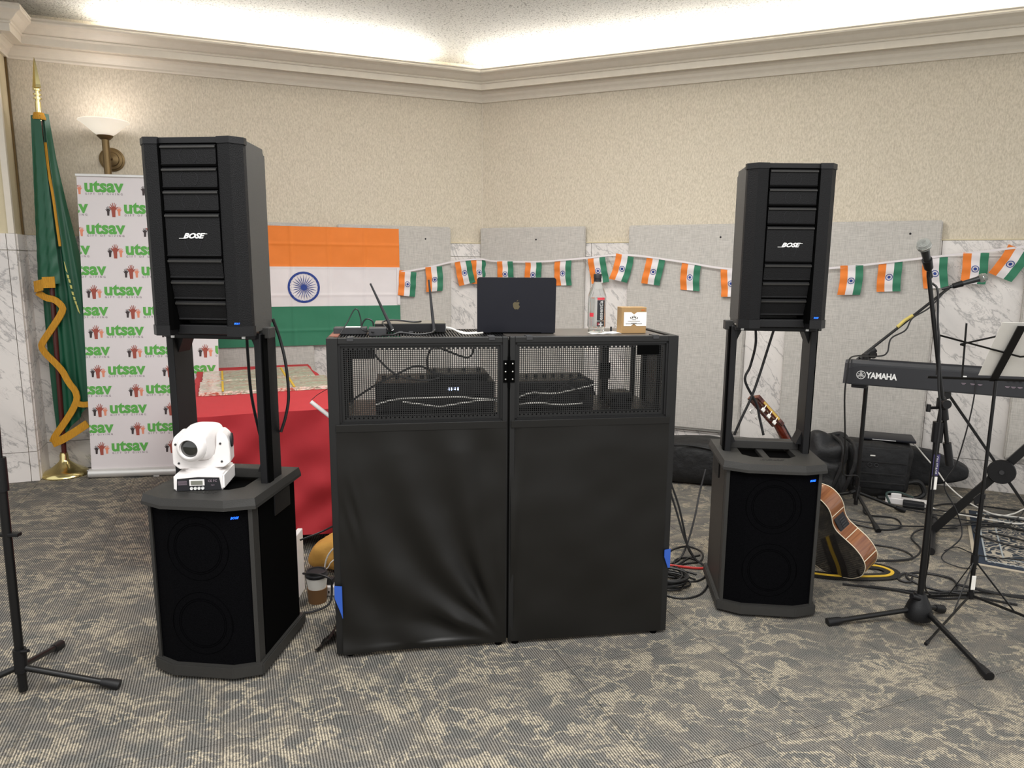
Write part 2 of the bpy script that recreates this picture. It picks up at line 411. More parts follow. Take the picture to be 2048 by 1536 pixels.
wl = struct(wall_mesh(WL, -.06, 3.55, 0, 3.3, -.15, 0, MB()).build('wall_left', M_paper))
wr = struct(wall_mesh(WR, -.06, 5.2, 0, 3.3, -.15, 0, MB()).build('wall_right', M_paper))
wr2 = struct(wall_mesh(WR, -.0, .004, ZM, ZC, 0, .003, MB()).build('trim_3', M_cream))
def slabs(P, parent, joints, d, z0=0, lo=.212, hi=1.59, cut=.005):
    for a, c in zip(joints, joints[1:]):
        for (za, zb) in ((0, lo), (lo, hi), (hi, ZM)):
            g = .0018
            wall_mesh(P, a + g, c - g, za + g, zb - g, 0, d, MB()).build('marble_slab', M_marble, parent)
slabs(WL, wl, [0, .8, 2.03, 3.38], .02)
slabs(WR, wr, [0, 1.0, 2.235, 3.47, 4.70], .02)
struct(wall_mesh(WL, 0, 3.36, ZM, ZM + .008, 0, .024, MB()).build('trim_1', M_creamwall))
struct(wall_mesh(WR, 0, 4.8, ZM, ZM + .008, 0, .024, MB()).build('trim_2', M_creamwall))
# pilaster at the left
pil = struct(wall_mesh(WL, 3.385, 4.6, 0, 3.3, 0, .27, MB()).build('wall_pilaster', M_creamwall))
for (za, zb) in ((0, .212), (.212, 1.59), (1.59, ZM)):
    wall_mesh(WL, 3.372, 3.42, za + .002, zb - .002, .25, .29, MB()).build('marble_slab', M_marble, pil)
    wall_mesh(WL, 3.424, 4.6, za + .002, zb - .002, .27, .29, MB()).build('marble_slab', M_marble, pil)
    wall_mesh(WL, 3.366, 3.385, za + .002, zb - .002, .02, .25, MB()).build('marble_slab', M_marble, pil)
wall_mesh(WL, 3.375, 3.41, ZM, ZC, .245, .279, MB()).build('corner_bead', M_cream, pil)
wall_mesh(WL, 3.372, 3.384, ZM, ZC, .03, .05, MB()).build('edge_strip', M_abrass, pil)
# cornice swept round the walls
prof = [(0, 2.862), (.018, 2.862), (.022, 2.872), (.018, 2.884), (.024, 2.894), (.034, 2.905), (.044, 2.922), (.062, 2.934), (.068, 2.934), (.068, 2.944), (.12, 2.944), (.12, 2.938), (.126, 2.938), (.126, 2.984), (.134, 2.986), (.138, 2.994), (.134, 3.0), (.146, 3.006), (.16, 3.018), (.178, 3.036), (.2, 3.048), (.206, 3.05), (.21, 3.06), (.206, 3.07), (.212, 3.078), (.206, 3.086), (.195, 3.086), (.195, 3.05), (0, 3.03)]
path = [(WR(5.2, 0, 0), 'R'), (CO, 'C'), (WL(3.385, 0, 0), 'I'), (WL(3.385, .27, 0), 'O'), (WL(4.6, .27, 0), 'E')]
nSide = -dLt   # pilaster side faces toward the corner
def offs(i, d):
    p = path[i][0]
    if i == 0: return p + nR * d
    if i == 1: return p + (nR + nL).normalized() * d / math.cos((azR - azL) / 2)
    if i == 2: return p + (nL + nSide) * d
    if i == 3: return p + (nL + nSide) * d
    return p + nL * d
b = MB(); prev = None
for i in range(len(path)):
    ring = [b.b.verts.new(offs(i, d) + UP * z) for d, z in prof]
    if prev:
        for k in range(len(prof)):
            k2 = (k + 1) % len(prof); b.b.faces.new((prev[k], prev[k2], ring[k2], ring[k]))
    prev = ring
struct(b.build('trim_4', M_cream))
# ceiling, gently rising from both walls to a hip line
b = MB(); bis = (nR + nL).normalized() / math.cos((azR - azL) / 2)
def cz(d): return 3.16 + .13 * d
D = 3.0
ca = CO - bis * .15 + UP * cz(-.15); cb = CO + bis * D + UP * cz(D)
b.face([ca, WR(5.6, -.15, cz(-.15)), WR(5.6, D, cz(D)), cb]); b.face([ca, cb, WL(5.0, D, cz(D)), WL(5.0, -.15, cz(-.15))])
ceil = struct(b.build('ceiling', M_pop))
# cove lamps lying behind the cornice lip, shining up on the ceiling
def cove(P, s0, s1, name, power, label):
    mid = (s0 + s1) / 2; c = P(mid, .09, 3.075); dirv = (P(1, 0, 0) - P(0, 0, 0)).normalized()
    o = area(name + '_light', c, s1 - s0, power, (1, .985, .93), sy=.04)
    inward = (P(0, 1, 0) - P(0, 0, 0)).normalized()
    z = -(UP * .9 + inward * .45).normalized(); x = dirv; y = z.cross(x).normalized()
    mm = Matrix((x, y, z)).transposed().to_4x4(); mm.translation = c; o.matrix_world = mm
    b = MB(); b.tube([P(s0, .08, 3.045), P(s1, .08, 3.045)], .013, 10)
    tag(b.build(name, mat('lamp_tube', '#fff2da', .4, emit=3), base=True), label, 'lamp')
cove(WL, .55, 2.75, 'cove_lamp', 26, 'long tube lamp hidden behind the cornice on the left wall')
cove(WR, .08, 4.9, 'cove_lamp', 50, 'long tube lamp hidden behind the cornice on the right wall')

# acoustic panels
def panel(P, s0, s1, label, pins):
    t = thing('acoustic_baffle', label, 'wall panel', P((s0 + s1) / 2, .02, .245), group='linen acoustic panels on the walls')
    inv = t.location
    b = MB(); wall_mesh(P, s0, s1, .25, 1.832, .022, .06, b)
    bmesh.ops.bevel(b.b, geom=list(b.b.edges), offset=.008, segments=2, affect='EDGES')
    bmesh.ops.translate(b.b, vec=-inv, verts=b.b.verts); b.build('fabric_board', M_panel, t, True)
    b = MB(); wall_mesh(P, s0 + .01, s1 - .01, .238, .262, .022, .05, b); bmesh.ops.translate(b.b, vec=-inv, verts=b.b.verts); b.build('bottom_shadow', M_linen_shade, t)  # shade along the panel's lower edge, painted as a darker strip
    for s, z in pins:
        b = MB(); b.blob(P(s, .061, z) - inv, (.007, .007, .007), 1, 1, 10, 8); b.build('pin', M_ink, t, True)
panel(WL, 1.455, 2.45, 'grey linen acoustic panel behind the saffron white and green flag', [])
panel(WL, .30, 1.238, 'grey linen acoustic panel left of the room corner', [(.52, 1.73)])
panel(WR, .012, .956, 'grey linen acoustic panel right of the room corner, behind the laptop', [(.53, 1.73)])
panel(WR, 1.317, 2.227, 'grey linen acoustic panel behind the kraft box, left of the right speaker', [(2.02, 1.735)])
panel(WR, 2.516, 3.459, 'grey linen acoustic panel behind the left end of the keyboard', [(3.27, 1.745)])
panel(WR, 3.955, 4.9, 'grey linen acoustic panel at the far right edge behind the music stand', [])

# ================================================================== SUBWOOFERS, STANDS, ARRAYS
SUBO = [(-.205, -.172), (-.112, -.215), (.112, -.215), (.205, -.172), (.205, .215), (-.205, .215)]
def inset(P, d): return [(x * (1 - d / .205), (y + d if y < 0 else y - d)) for x, y in P]
def blue_led(x, y, z, parent, rz=0, w=.03):
    M = Matrix.Translation((x, y, z)) @ Matrix.Rotation(rz, 4, 'Z')
    b = text_bm('BOSE', .0105 * w / .03, M @ XZ(), .0003, .35); b.build('status_light', M_blue, parent)
def make_sub(label, loc, rz, side_m, led):
    t = thing('subwoofer', label, 'speaker', loc, rz, 'subwoofers on the carpet')
    b = MB(); b.prism(inset(SUBO, -.006), .012, .058); bmesh.ops.bevel(b.b, geom=[e for e in b.b.edges], offset=.004, segments=2, affect='EDGES'); b.build('base_trim', M_blk2, t)
    I = inset(SUBO, .012)
    b = MB(); b.prism([(-.19, -.165), (.19, -.165), (.19, .2), (-.19, .2)], .05, .655); b.build('cabinet', M_dark, t)
    for s in (-1, 1):
        b = MB(); b.box(s * .192 - .004, s * .192 + .004, -.12, .195, .06, .65); b.build('side_panel', side_m, t)
        b = MB(); b.prism([(s * .183, -.178), (s * .197, -.174), (s * .197, -.13), (s * .183, -.13)] if s > 0 else [(s * .183, -.178), (s * .183, -.13), (s * .197, -.13), (s * .197, -.174)], .055, .658); b.build('corner_trim', M_blk2, t)
        b = MB(); b.box(s * .199 - .003, s * .199 + .003, .0, .14, .56, .64, .002); b.build('stand_lock', M_blk, t)
    G = [(-.186, -.168), (-.108, -.2), (.108, -.2), (.186, -.168), (.186, -.15), (-.186, -.15)]
    b = MB(); b.prism(G, .058, .656); g = b.build('front_grille', M_gr2, t)
    for zc in (.215, .50):
        for r_ in (.095, .088, .12):
            b = MB(); n = 40
            b.tube([(r_ * .95 * math.cos(2 * PI * i / n), -.2, zc + r_ * 1.0 * math.sin(2 * PI * i / n)) for i in range(n + 1)], .0012, 5)
            b.build('driver_ring', mat('faint_ring', '#060607', 1, spec=0), g)
    # lid with a recessed handle pocket
    z0, z1 = .652, .69
    b = MB(); O = inset(SUBO, -.010)
    b.prism(O, z0, z0 + .012)
    pk = [(-.115, -.06), (-.075, -.1), (.075, -.1), (.115, -.06), (.115, .16), (-.115, .16)]
    # ring between outer outline and pocket
    for lo, hi in ((z0 + .01, z1),):
        ou = [b.b.verts.new((x, y, hi)) for x, y in inset(SUBO, -.004)]; ol = [b.b.verts.new((x, y, lo)) for x, y in O]
        pu = [b.b.verts.new((x, y, hi)) for x, y in pk]; pl = [b.b.verts.new((x, y, lo + .003)) for x, y in pk]
        order = [0, 1, 2, 3, 4, 5]
        for i in range(6):
            j = (i + 1) % 6
            b.b.faces.new((ou[i], ou[j], pu[j], pu[i])); b.b.faces.new((ol[i], ol[j], ou[j], ou[i])); b.b.faces.new((pl[i], pl[j], pu[j], pu[i]))
    lid = b.build('lid', M_blk2, t)
    b = MB(); b.box(-.112, .112, -.095, .155, z0 + .012, z0 + .016); b.build('pocket_floor', M_dark, lid)
    for x in (-.03,):
        b = MB(); b.box(x, x + .03, -.09, .155, z0 + .016, z1 - .004, .003); b.build('pocket_rib', M_blk2, lid)
    b = MB(); b.box(-.05, .03, .168, .18, z1 - .002, z1 + .002); b.build('vent_slot', M_dark, lid)
    b = text_bm('BOSE', .028, Matrix.Translation((-.01, -.14, z1 + .0005)), .001, .35, .001, sx=1.5); b.build('embossed_logo', M_blk2, lid)
    blue_led(led[0], led[1], .617, t, led[2], .032)
    for x in (-.16, .16):
        for y in (-.14, .17):
            b = MB(); b.lathe([(.018, 0), (.02, .004), (.018, .014)], 14, Matrix.Translation((x, y, 0))); b.build('foot', M_dark, t)
    return t
LS = (-1.097, 2.604, 0); LRZ = R(-5.8); RS = (1.142, 3.10, 0); RRZ = R(-6.9)
make_sub('large black subwoofer on the left with a moving head light on its lid', LS, LRZ, M_dark, (.137, -.190, R(24)))
make_sub('large black subwoofer on the right with nothing on its lid, beside the guitar', RS, RRZ, mat('brown_black_side', '#2b2723', .5), (.157, -.183, R(24)))

def make_stand(label, loc, rz):
    # two flat uprights with a top and bottom cross rail
    t = thing('speaker_stand', label, 'stand', (loc[0], loc[1], .69), rz, 'stands that rise out of the subwoofers')
    for s in (-1, 1):
        b = MB(); b.box(min(s * .155, s * .181), max(s * .155, s * .181), -.01, .12, -.03, .565, .003)
        u = b.build('upright', M_blk, t)
        b = MB(); b.box(s * .184 - .003, s * .184 + .003, .0, .035, -.02, .56); b.build('rail_slot', M_dark, u)
        b = MB(); b.box(s * .185 - .02, s * .185 + .02, .015, .07, .545, .585, .003); b.build('clamp', M_blk2, u)
    b = MB(); b.box(-.156, .156, .06, .12, -.002, .036, .003); b.build('bottom_rail', M_blk2, t)
    b = MB(); b.box(-.17, .17, -.03, .12, .545, .562, .003); b.build('top_rail', M_blk, t)
    for s in (-1, 1):   # fillets in the corners
        for z, k in ((.545, -1), (.036, 1)):
            b = MB(); b.prism([(s * .156, z), (s * (.156 - .025), z), (s * .156, z + k * .06)], -.10, -.02, Matrix.Rotation(PI / 2, 4, 'X')); b.build('gusset', M_blk, t)
    for x in (-.14, .13):
        b = MB(); b.box(x - .006, x + .006, -.036, -.029, .548, .556); b.build('latch_pin', M_silver, t)
    return t
make_stand('black open stand between left subwoofer and left speaker', LS, LRZ)
make_stand('black open stand between right subwoofer and right speaker', RS, RRZ)

def make_array(label, loc, rz, led_side):
    t = thing('array_speaker', label, 'speaker', (loc[0], loc[1], 1.256), rz, 'tall loudspeakers on the stands')
    H = .667; hw = .181; ci = .105
    body = [(-hw, -.115), (hw, -.115), (.145, .17), (-.145, .17)]
    b = MB(); b.prism([(-hw + .003, -.10), (-ci, -.10), (-ci, 0.0), (ci, 0.0), (ci, -.10), (hw - .003, -.10), (.145, .135), (-.145, .135)], .01, H - .004)
    bmesh.ops.bevel(b.b, geom=[e for e in b.b.edges if abs(e.verts[0].co.z - e.verts[1].co.z) < .001 and e.verts[0].co.y > .1 and e.verts[1].co.y > .1], offset=.02, segments=3, affect='EDGES')
    b.build('cabinet', M_cabg, t)
    for s in (-1, 1):
        wing = [(s * ci, -.135), (s * .150, -.140), (s * .181, -.105), (s * .181, -.085), (s * ci, -.085)]
        if s < 0: wing = wing[::-1]
        b = MB(); b.prism(wing, .035, H - .022); wg = b.build('side_grille', M_gr, t)
        w2 = [(s * (ci - .001), -.138), (s * .151, -.143), (s * .185, -.105), (s * .185, -.085), (s * (ci - .001), -.085)]
        if s < 0: w2 = w2[::-1]
        b = MB(); b.prism(w2, 0, .035); b.build('lower_cap', M_blk, t)
        b = MB(); b.prism(w2, H - .022, H); b.build('upper_cap', M_blk, t)
        b = MB(); b.prism([(s * (ci - .006), -.12), (s * ci, -.137), (s * ci, -.02), (s * (ci - .006), -.02)], .02, H - .02); b.build('inner_cheek', M_dark, t)
    b = MB(); b.box(-ci, ci, -.128, .0, H - .02, H, .002); b.build('top_cap', M_blk, t)
    b = MB(); b.box(-ci, ci, -.085, .0, 0, .034, .003); b.build('bottom_cap', M_blk, t)
    # driver modules: top three upright, double one in the middle, lower three folding back
    y = -.131; z = H - .024; segs = [(.0745, 0), (.0745, 0), (.0765, 0), (.150, 0), (.0745, .14), (.0745, .22), (.077, .30)]
    for k, (h, tilt) in enumerate(segs):
        if k == 3: h = .152
        dz = h * math.cos(tilt); dy = h * math.sin(tilt)
        M = Matrix.Translation((0, y, z)) @ Matrix.Rotation(tilt, 4, 'X')
        b = MB(); hh = h - .004; Xc = ci - .008
        # a shallow cushion: bevelled lip at the top and bottom of each module
        v = [(-Xc, .004, 0), (Xc, .004, 0), (Xc, -.003, -.007), (-Xc, -.003, -.007)]
        b.prism([(.06, 0), (.003, 0), (-.004, -.007), (0, -.012), (0, -hh + .010), (-.004, -hh + .006), (.003, -hh), (.06, -hh)], -Xc, Xc, Matrix(((0, 0, 1, 0), (1, 0, 0, 0), (0, 1, 0, 0), (0, 0, 0, 1))))
        bmesh.ops.transform(b.b, matrix=M, verts=b.b.verts)
        mo = b.build('driver_module', M_gr, t)
        b = MB(); b.box(-Xc, Xc, -.006, -.002, -.012, -.005, .001); bmesh.ops.transform(b.b, matrix=M, verts=b.b.verts); b.build('module_lip', M_blk2, mo)
        for off in ((-.02, .018) if k < 4 else ()):
            b = MB(); b.tube([(off + .0 * a + math.copysign(.012 * (1 - ((a - 5) / 5) ** 2), off), -.0006, -h / 2 + (a - 5) / 5 * h * .3) for a in range(11)], .0007, 4)
            bmesh.ops.transform(b.b, matrix=M, verts=b.b.verts); b.build('driver_ring', mat('faint_ring2', '#1e1e22', .8), mo)
        if k == 3:
            b = text_bm('BOSE', .0235, M @ XZ(0, -.002, -h * .5), .0009, .42, .001, spacing=1.0, sx=1.28)
            for (x0, x1, zz) in ((-.050, -.026, -.0075), (.024, .052, .0075)):
                b.box(x0, x1, -.0035, -.0015, zz - .0009 - h * .5, zz + .0009 - h * .5, 0, M)
            b.build('silver_logo', M_silver, mo)
        z -= dz; y += dy
    blue_led(led_side, -.139, .045, t, R(0), .022)
    return t
def arr_loc(S, rz): return (S[0] + .0, S[1] + .01)
make_array('tall black loudspeaker with maker name, on the left stand in front of the roll-up banner', (LS[0] + .018, LS[1] + .0), LRZ, .142)
make_array('tall black loudspeaker with maker name, on the right stand before the flag garland', (RS[0] - .009, RS[1] + .0), R(1), .128)

# ================================================================== MOVING HEAD LIGHT on the left lid
t = thing('moving_head_light', 'white moving head stage light standing on the left subwoofer lid', 'stage light', (-1.148, 2.57, .6905), R(8))
b = MB(); b.prism([(-.088, -.085), (.088, -.085), (.088, .085), (-.088, .085)], 0, .058, top=[(-.088, -.08), (.088, -.08), (.088, .085), (-.088, .085)])
bmesh.ops.bevel(b.b, geom=list(b.b.edges), offset=.006, segments=2, affect='EDGES'); base = b.build('base', M_white, t)
b = MB(); b.prism([(-.075, .002), (.079, .002), (.073, .047), (.0, .051), (-.072, .046)], 0, .003, XZ(0, -.0865, 0)); cp = b.build('control_panel', M_ink, base)
b = MB(); b.box(-.03, .022, -.092, -.088, .02, .043, .001); b.build('display_frame', M_white, cp); 
b = MB(); b.box(-.024, .016, -.0935, -.091, .024, .039); b.build('display', mat('lcd_grey', '#75766c', .3), cp)
for i in range(4):
    b = MB(); b.lathe([(.0055, 0), (.0055, .002), (.0035, .002), (.0035, .0005)], 14, Matrix.Translation((-.024 + i * .013, -.0895, .010)) @ Matrix.Rotation(PI / 2, 4, 'X')); b.build('button', M_silver, cp)
b = text_bm('CE FC', .012, XZ(.05, -.0905, .036), 0, 0, .0003); text_bm('Input', .006, XZ(.05, -.0905, .021), 0, 0, .0003, mb=b)
for i in range(6): b.box(-.07, -.038, -.0905, -.0898, .024 + i * .0028, .0248 + i * .0028)
b.build('panel_print', M_tgrey, cp)
b = MB(); b.lathe([(.066, .056), (.066, .064), (.06, .068), (.06, .075)], 32); b.build('turntable', M_white, t, True)
# yoke: U shape
yaw = Matrix.Rotation(R(4), 4, 'Z')
out = [(-.098, .13), (-.098, .165), (-.09, .19), (-.075, .205), (-.06, .205), (-.055, .19), (-.052, .15), (-.044, .12), (-.02, .104), (.0, .1), (.02, .104), (.044, .12), (.052, .15), (.055, .19), (.06, .205), (.075, .205), (.09, .19), (.098, .165), (.1, .13), (.1, .088), (.078, .072), (-.078, .072), (-.098, .09)]
b = MB(); b.prism(out, -.042, .042, yaw @ XZ(0, 0, 0)); bmesh.ops.bevel(b.b, geom=list(b.b.edges), offset=.003, segments=1, affect='EDGES')
yk = b.build('yoke', M_white, t)
for x, z in ((-.078, .094), (.07, .094), (.068, .162), (-.085, .165)):
    b = MB(); b.lathe([(0, 0), (.004, 0), (.004, .002), (0, .003)], 12, yaw @ Matrix.Translation((x, -.0425, z)) @ Matrix.Rotation(PI / 2, 4, 'X')); b.build('screw', M_grey, yk)
b = MB(); b.lathe([(0, .005), (.022, .005), (.024, 0)], 28, yaw @ Matrix.Translation((.0995, 0, .165)) @ Matrix.Rotation(PI / 2, 4, 'Y') @ Matrix.Diagonal((1.15, .9, 1, 1))); b.build('side_badge', M_ink, yk)
Mh = yaw @ Matrix.Translation((0, 0, .165)) @ Matrix.Rotation(R(-14), 4, 'Z') @ Matrix.Rotation(R(2), 4, 'X')
b = MB()
def hd(p):
    return (p.x, p.y, p.z)
b.blob((0, 0, 0), (.056, .085, .066), .5, .45, 36, 24, fn=lambda p: (p.x * (1 - .12 * max(0, -p.y)), max(p.y, -.82), p.z * (1 - .16 * max(0, -p.y)) * (1 - .1 * max(0, p.y))))
bmesh.ops.transform(b.b, matrix=Mh, verts=b.b.verts); hdo = b.build('head', M_white, t, True)
b = MB(); b.lathe([(.052, -.03), (.052, .0), (.046, .012), (.036, .018), (.034, .018), (.032, .006)], 32, Mh @ Matrix.Translation((-.006, -.084, -.004)) @ Matrix.Rotation(PI / 2, 4, 'X')); b.build('lens_ring', M_white, hdo, True)
b = MB(); b.lathe([(0, .014), (.02, .012), (.033, .006)], 28, Mh @ Matrix.Translation((-.006, -.084, -.004)) @ Matrix.Rotation(PI / 2, 4, 'X')); b.build('lens', M_lens, hdo, True)

# ================================================================== DJ FACADE AND BOOTH
FR = R(8.9); F0 = Vector((-.012, 2.652, 0))
dj = thing('dj_facade', 'black folding DJ facade with perforated windows and black fabric panels, centre of the room', 'facade', F0, FR)
T = .03; HT = 1.243; ZW = .925
def perforated(x0, x1, z0, z1, nx, nz, y, name='perforated_sheet'):
    b = MB(); bm = b.b; mx, mz = .011, .010; ax, bx, az, bz = x0 + mx, x1 - mx, z0 + mz, z1 - mz
    px, pz = (bx - ax) / nx, (bz - az) / nz; cache = {}
    def V(x, z):
        k = (round(x, 5), round(z, 5))
        if k not in cache: cache[k] = bm.verts.new((x, y, z))
        return cache[k]
    r = min(px, pz) * .41
    for j in range(nz):
        for i in range(nx):
            cx, cz_ = ax + (i + .5) * px, az + (j + .5) * pz; X0, X1, Z0, Z1 = ax + i * px, ax + (i + 1) * px, az + j * pz, az + (j + 1) * pz
            sq = [V(X0, Z0), V(cx, Z0), V(X1, Z0), V(X1, cz_), V(X1, Z1), V(cx, Z1), V(X0, Z1), V(X0, cz_)]
            if j in (0, nz - 1) and (i % 2): bm.faces.new(sq); continue
            ci = [bm.verts.new((cx + r * math.cos(a), y, cz_ + r * math.sin(a))) for a in (R(225), R(270), R(315), 0, R(45), R(90), R(135), PI)]
            for k in range(8): bm.faces.new((sq[k], sq[(k + 1) % 8], ci[(k + 1) % 8], ci[k]))
    for (a, c, d, e) in ((x0, x1, z0, az), (x0, x1, bz, z1), (x0, ax, az, bz), (bx, x1, az, bz)):
        bm.faces.new([bm.verts.new(p) for p in ((a, y, d), (c, y, d), (c, y, e), (a, y, e))])
    return b
def facade_panel(x0, x1, which):
    def part(x_0, x_1, z_0, z_1, nm, y0=0, y1=T):
        b = MB(); b.box(x_0, x_1, y0, y1, z_0, z_1, .002); return b.build(nm, M_frame, dj)
    part(x0, x0 + .02, .012, HT, 'frame_post'); part(x1 - .02, x1, .012, HT, 'frame_post')
    part(x0 + .02, x1 - .02, HT - .022, HT, 'frame_rail'); part(x0 + .02, x1 - .02, ZW - .018, ZW - .002, 'frame_rail'); part(x0 + .02, x1 - .02, .012, .03, 'frame_rail')
    b = perforated(x0 + .026, x1 - .026, ZW + .004, HT - .028, 70, 36, .012)
    ps = b.build('perforated_sheet', M_frame, dj)
    for (a, c, d, e) in ((x0 + .02, x1 - .02, HT - .030, HT - .022), (x0 + .02, x1 - .02, ZW - .002, ZW + .006), (x0 + .02, x0 + .028, ZW, HT - .022), (x1 - .028, x1 - .02, ZW, HT - .022)):
        b = MB(); b.box(a, c, .004, .012, d, e); b.build('window_bead', M_steel, ps)
    # fabric
    z0, z1 = .016, ZW - .004
    def fab(u, v):
        x = x0 + .006 + (x1 - x0 - .012) * u; z = z0 + (z1 - z0) * v; y = -.004
        e = min(1, 6 * min(u, 1 - u)) * min(1, 8 * min(v, 1 - v))
        if which == 0:
            # long folds sweeping from upper left down to the lower right corner
            du, dv = 1.02 - u, v + .02; ang = math.atan2(dv, du); rad = math.hypot(du, dv)
            y -= .019 * e * math.sin(ang * 17 + .8 * math.sin(rad * 4)) * max(0, 1 - rad * .75) * min(1, rad * 3)
            y -= .010 * e * math.sin((u * 1.2 + v * .55) * 15) * (1 - v) ** .5
            y += .010 * math.exp(-((u - .08) / .05) ** 2 - ((v - .62) / .12) ** 2) * math.sin(u * 90 + v * 30) * .5
            y -= .03 * math.exp(-(v / .05) ** 2) * (1 - u) * .5
            z += .012 * (1 - v) * math.sin(u * PI) * .8 if v < .03 else 0
        else:
            y -= .0055 * e * math.sin((u * .55 + v * 1.0) * 9 + 1.0) * (1 - v) ** .7
            y -= .004 * e * math.sin((u - v * .3) * 6)
            y += .010 * math.exp(-((u - .02) / .03) ** 2) * math.sin(v * 9)
        y -= .003 * noise.noise(Vector((u * 5, v * 7, which * 9)))
        return (x, y, z)
    b = MB(); b.grid(fab, 70, 90); f = b.build('fabric_panel', M_fab, dj, True, sharp=False)
    b = MB(); b.box(x0 + .005, x1 - .005, -.006, -.002, ZW - .03, ZW - .002, .001); b.build('fabric_hem', M_fab, f)
    for x in (x0 + .03, x1 - .03):
        b = MB(); b.lathe([(.014, 0), (.014, .014)], 12, Matrix.Translation((x, .015, 0))); b.build('foot', M_dark, dj)
facade_panel(-.648, -.004, 0); facade_panel(.004, .648, 1)
for s in (-1, 1):   # side wings folding back
    x = s * .656
    for y in (.0, .34):
        b = MB(); b.box(x - .012, x + .012, y, y + .025, .012, HT, .002); b.build('wing_post', M_frame, dj)
    b = MB(); b.box(x - .012, x + .012, .025, .34, HT - .03, HT, .002); b.build('wing_rail', M_frame, dj)
    b = MB(); b.box(x - .012, x + .012, .025, .34, ZW - .02, ZW, .002); b.build('wing_rail', M_frame, dj)
    def wf(u, v, x=x, s=s): return (x + s * (.004 + .006 * math.sin(u * 9 + v * 4) * (1 - v)), .01 + .34 * u, .015 + (ZW - .02) * v)
    b = MB(); b.grid(wf, 14, 24); b.build('wing_fabric', M_fab, dj, True)
    def wm(u, v, x=x): return (x + .005 * s, .02 + .33 * u, ZW + .30 * v)
    b = MB(); b.grid(wm, 4, 4); b.build('wing_sheet', M_fab if s < 0 else mat('grey_mesh_cloth', '#6b6a66', .9), dj)
b = MB(); b.box(-.656, .656, .365, .38, .03, .05, .002); b.build('floor_brace', M_frame, dj)
for x0, x1 in ((-.022, -.005), (.005, .022)):
    b = MB(); b.box(x0, x1, -.004, 0, 1.07, 1.155, .001); h = b.build('hinge', M_dark, dj)
    for z in (1.083, 1.112, 1.142):
        b = MB(); b.lathe([(0, .003), (.003, .002), (.003, 0)], 10, Matrix.Translation(((x0 + x1) / 2, -.004, z)) @ Matrix.Rotation(PI / 2, 4, 'X')); b.build('screw', M_chrome, h)
b = MB(); b.tube([(0, -.003, 1.05), (0, -.003, 1.17)], .004, 8); b.build('hinge_pin', M_dark, dj)
b = MB(); b.box(-.02, .02, .031, .036, .012, HT - .002); b.build('joint_strip', M_fab, dj)
b = MB(); b.box(.505, .592, .004, .008, 1.170, 1.206); b.build('label_plate', M_dark, dj)
for x in (-.583, -.065, .078, .575):
    b = MB(); b.box(x - .012, x + .012, -.003, .05, HT - .012, HT + .003, .001); b.build('grey_clip', M_grey, dj)
b = MB(); b.box(-.662, -.63, .06, .30, HT - .002, HT + .002); o = b.build('copper_edge', mat('copper_edge', '#7a4a3a', .5), dj)
for s, z0, z1 in ((-1, .20, .30), (1, .29, .37)):
    b = MB(); b.prism([(0, z1), (.03, z1), (.03, z0 - .03 if s < 0 else z0), (.02, z0), (0, z0 + .05)], 0, .003, Matrix.Translation((s * .655 + (-.012 if s < 0 else -.012), -.010, 0)) @ Matrix.Rotation(R(18) * (1 if s > 0 else -1), 4, 'Z') @ XZ()); o = b.build('blue_tape', M_btape, dj); o['label'] = 'strip of blue tape'
# loose cloth end on the carpet
b = MB()
b.grid(lambda u, v: (-.66 - .10 * u * (1 - .5 * v), .06 + .14 * v + .02 * math.sin(u * 5), .004 + (1 - u) ** 2 * .09 + .012 * math.sin(u * 8 + v * 5) ** 2), 10, 8); b.build('loose_fabric_end', M_fab, dj, True)

# DJ table behind the facade with its slotted top
Mdj = Matrix.Translation(F0) @ Matrix.Rotation(FR, 4, 'Z')
def DJ(x, y, z): return Mdj @ Vector((x, y, z))
tb = thing('dj_table', 'black slotted metal table standing behind the DJ facade', 'table', F0, FR)
b = MB(); b.box(.0, .63, .03, .385, 1.228, 1.240, .002); b.build('smooth_top', mat('grey_brown_top', '#4d4945', .35), tb)
b = MB()
for i in range(58):
    x = -.63 + i * .0108; b.box(x, x + .0058, .04, .375, 1.230, 1.240)
for y in (.03, .20, .372): b.box(-.635, .0, y, y + .014, 1.229, 1.2402)
b.build('slotted_top', M_steel, tb)
for x in (-.62, .60):
    for y in (.05, .36):
        b = MB(); b.box(x - .0, x + .02, y, y + .02, 0, 1.229, .002); b.build('leg', M_steel, tb)
b = MB(); b.box(-.62, .62, .05, .38, .93, .945, .002); b.build('shelf', M_steel, tb)

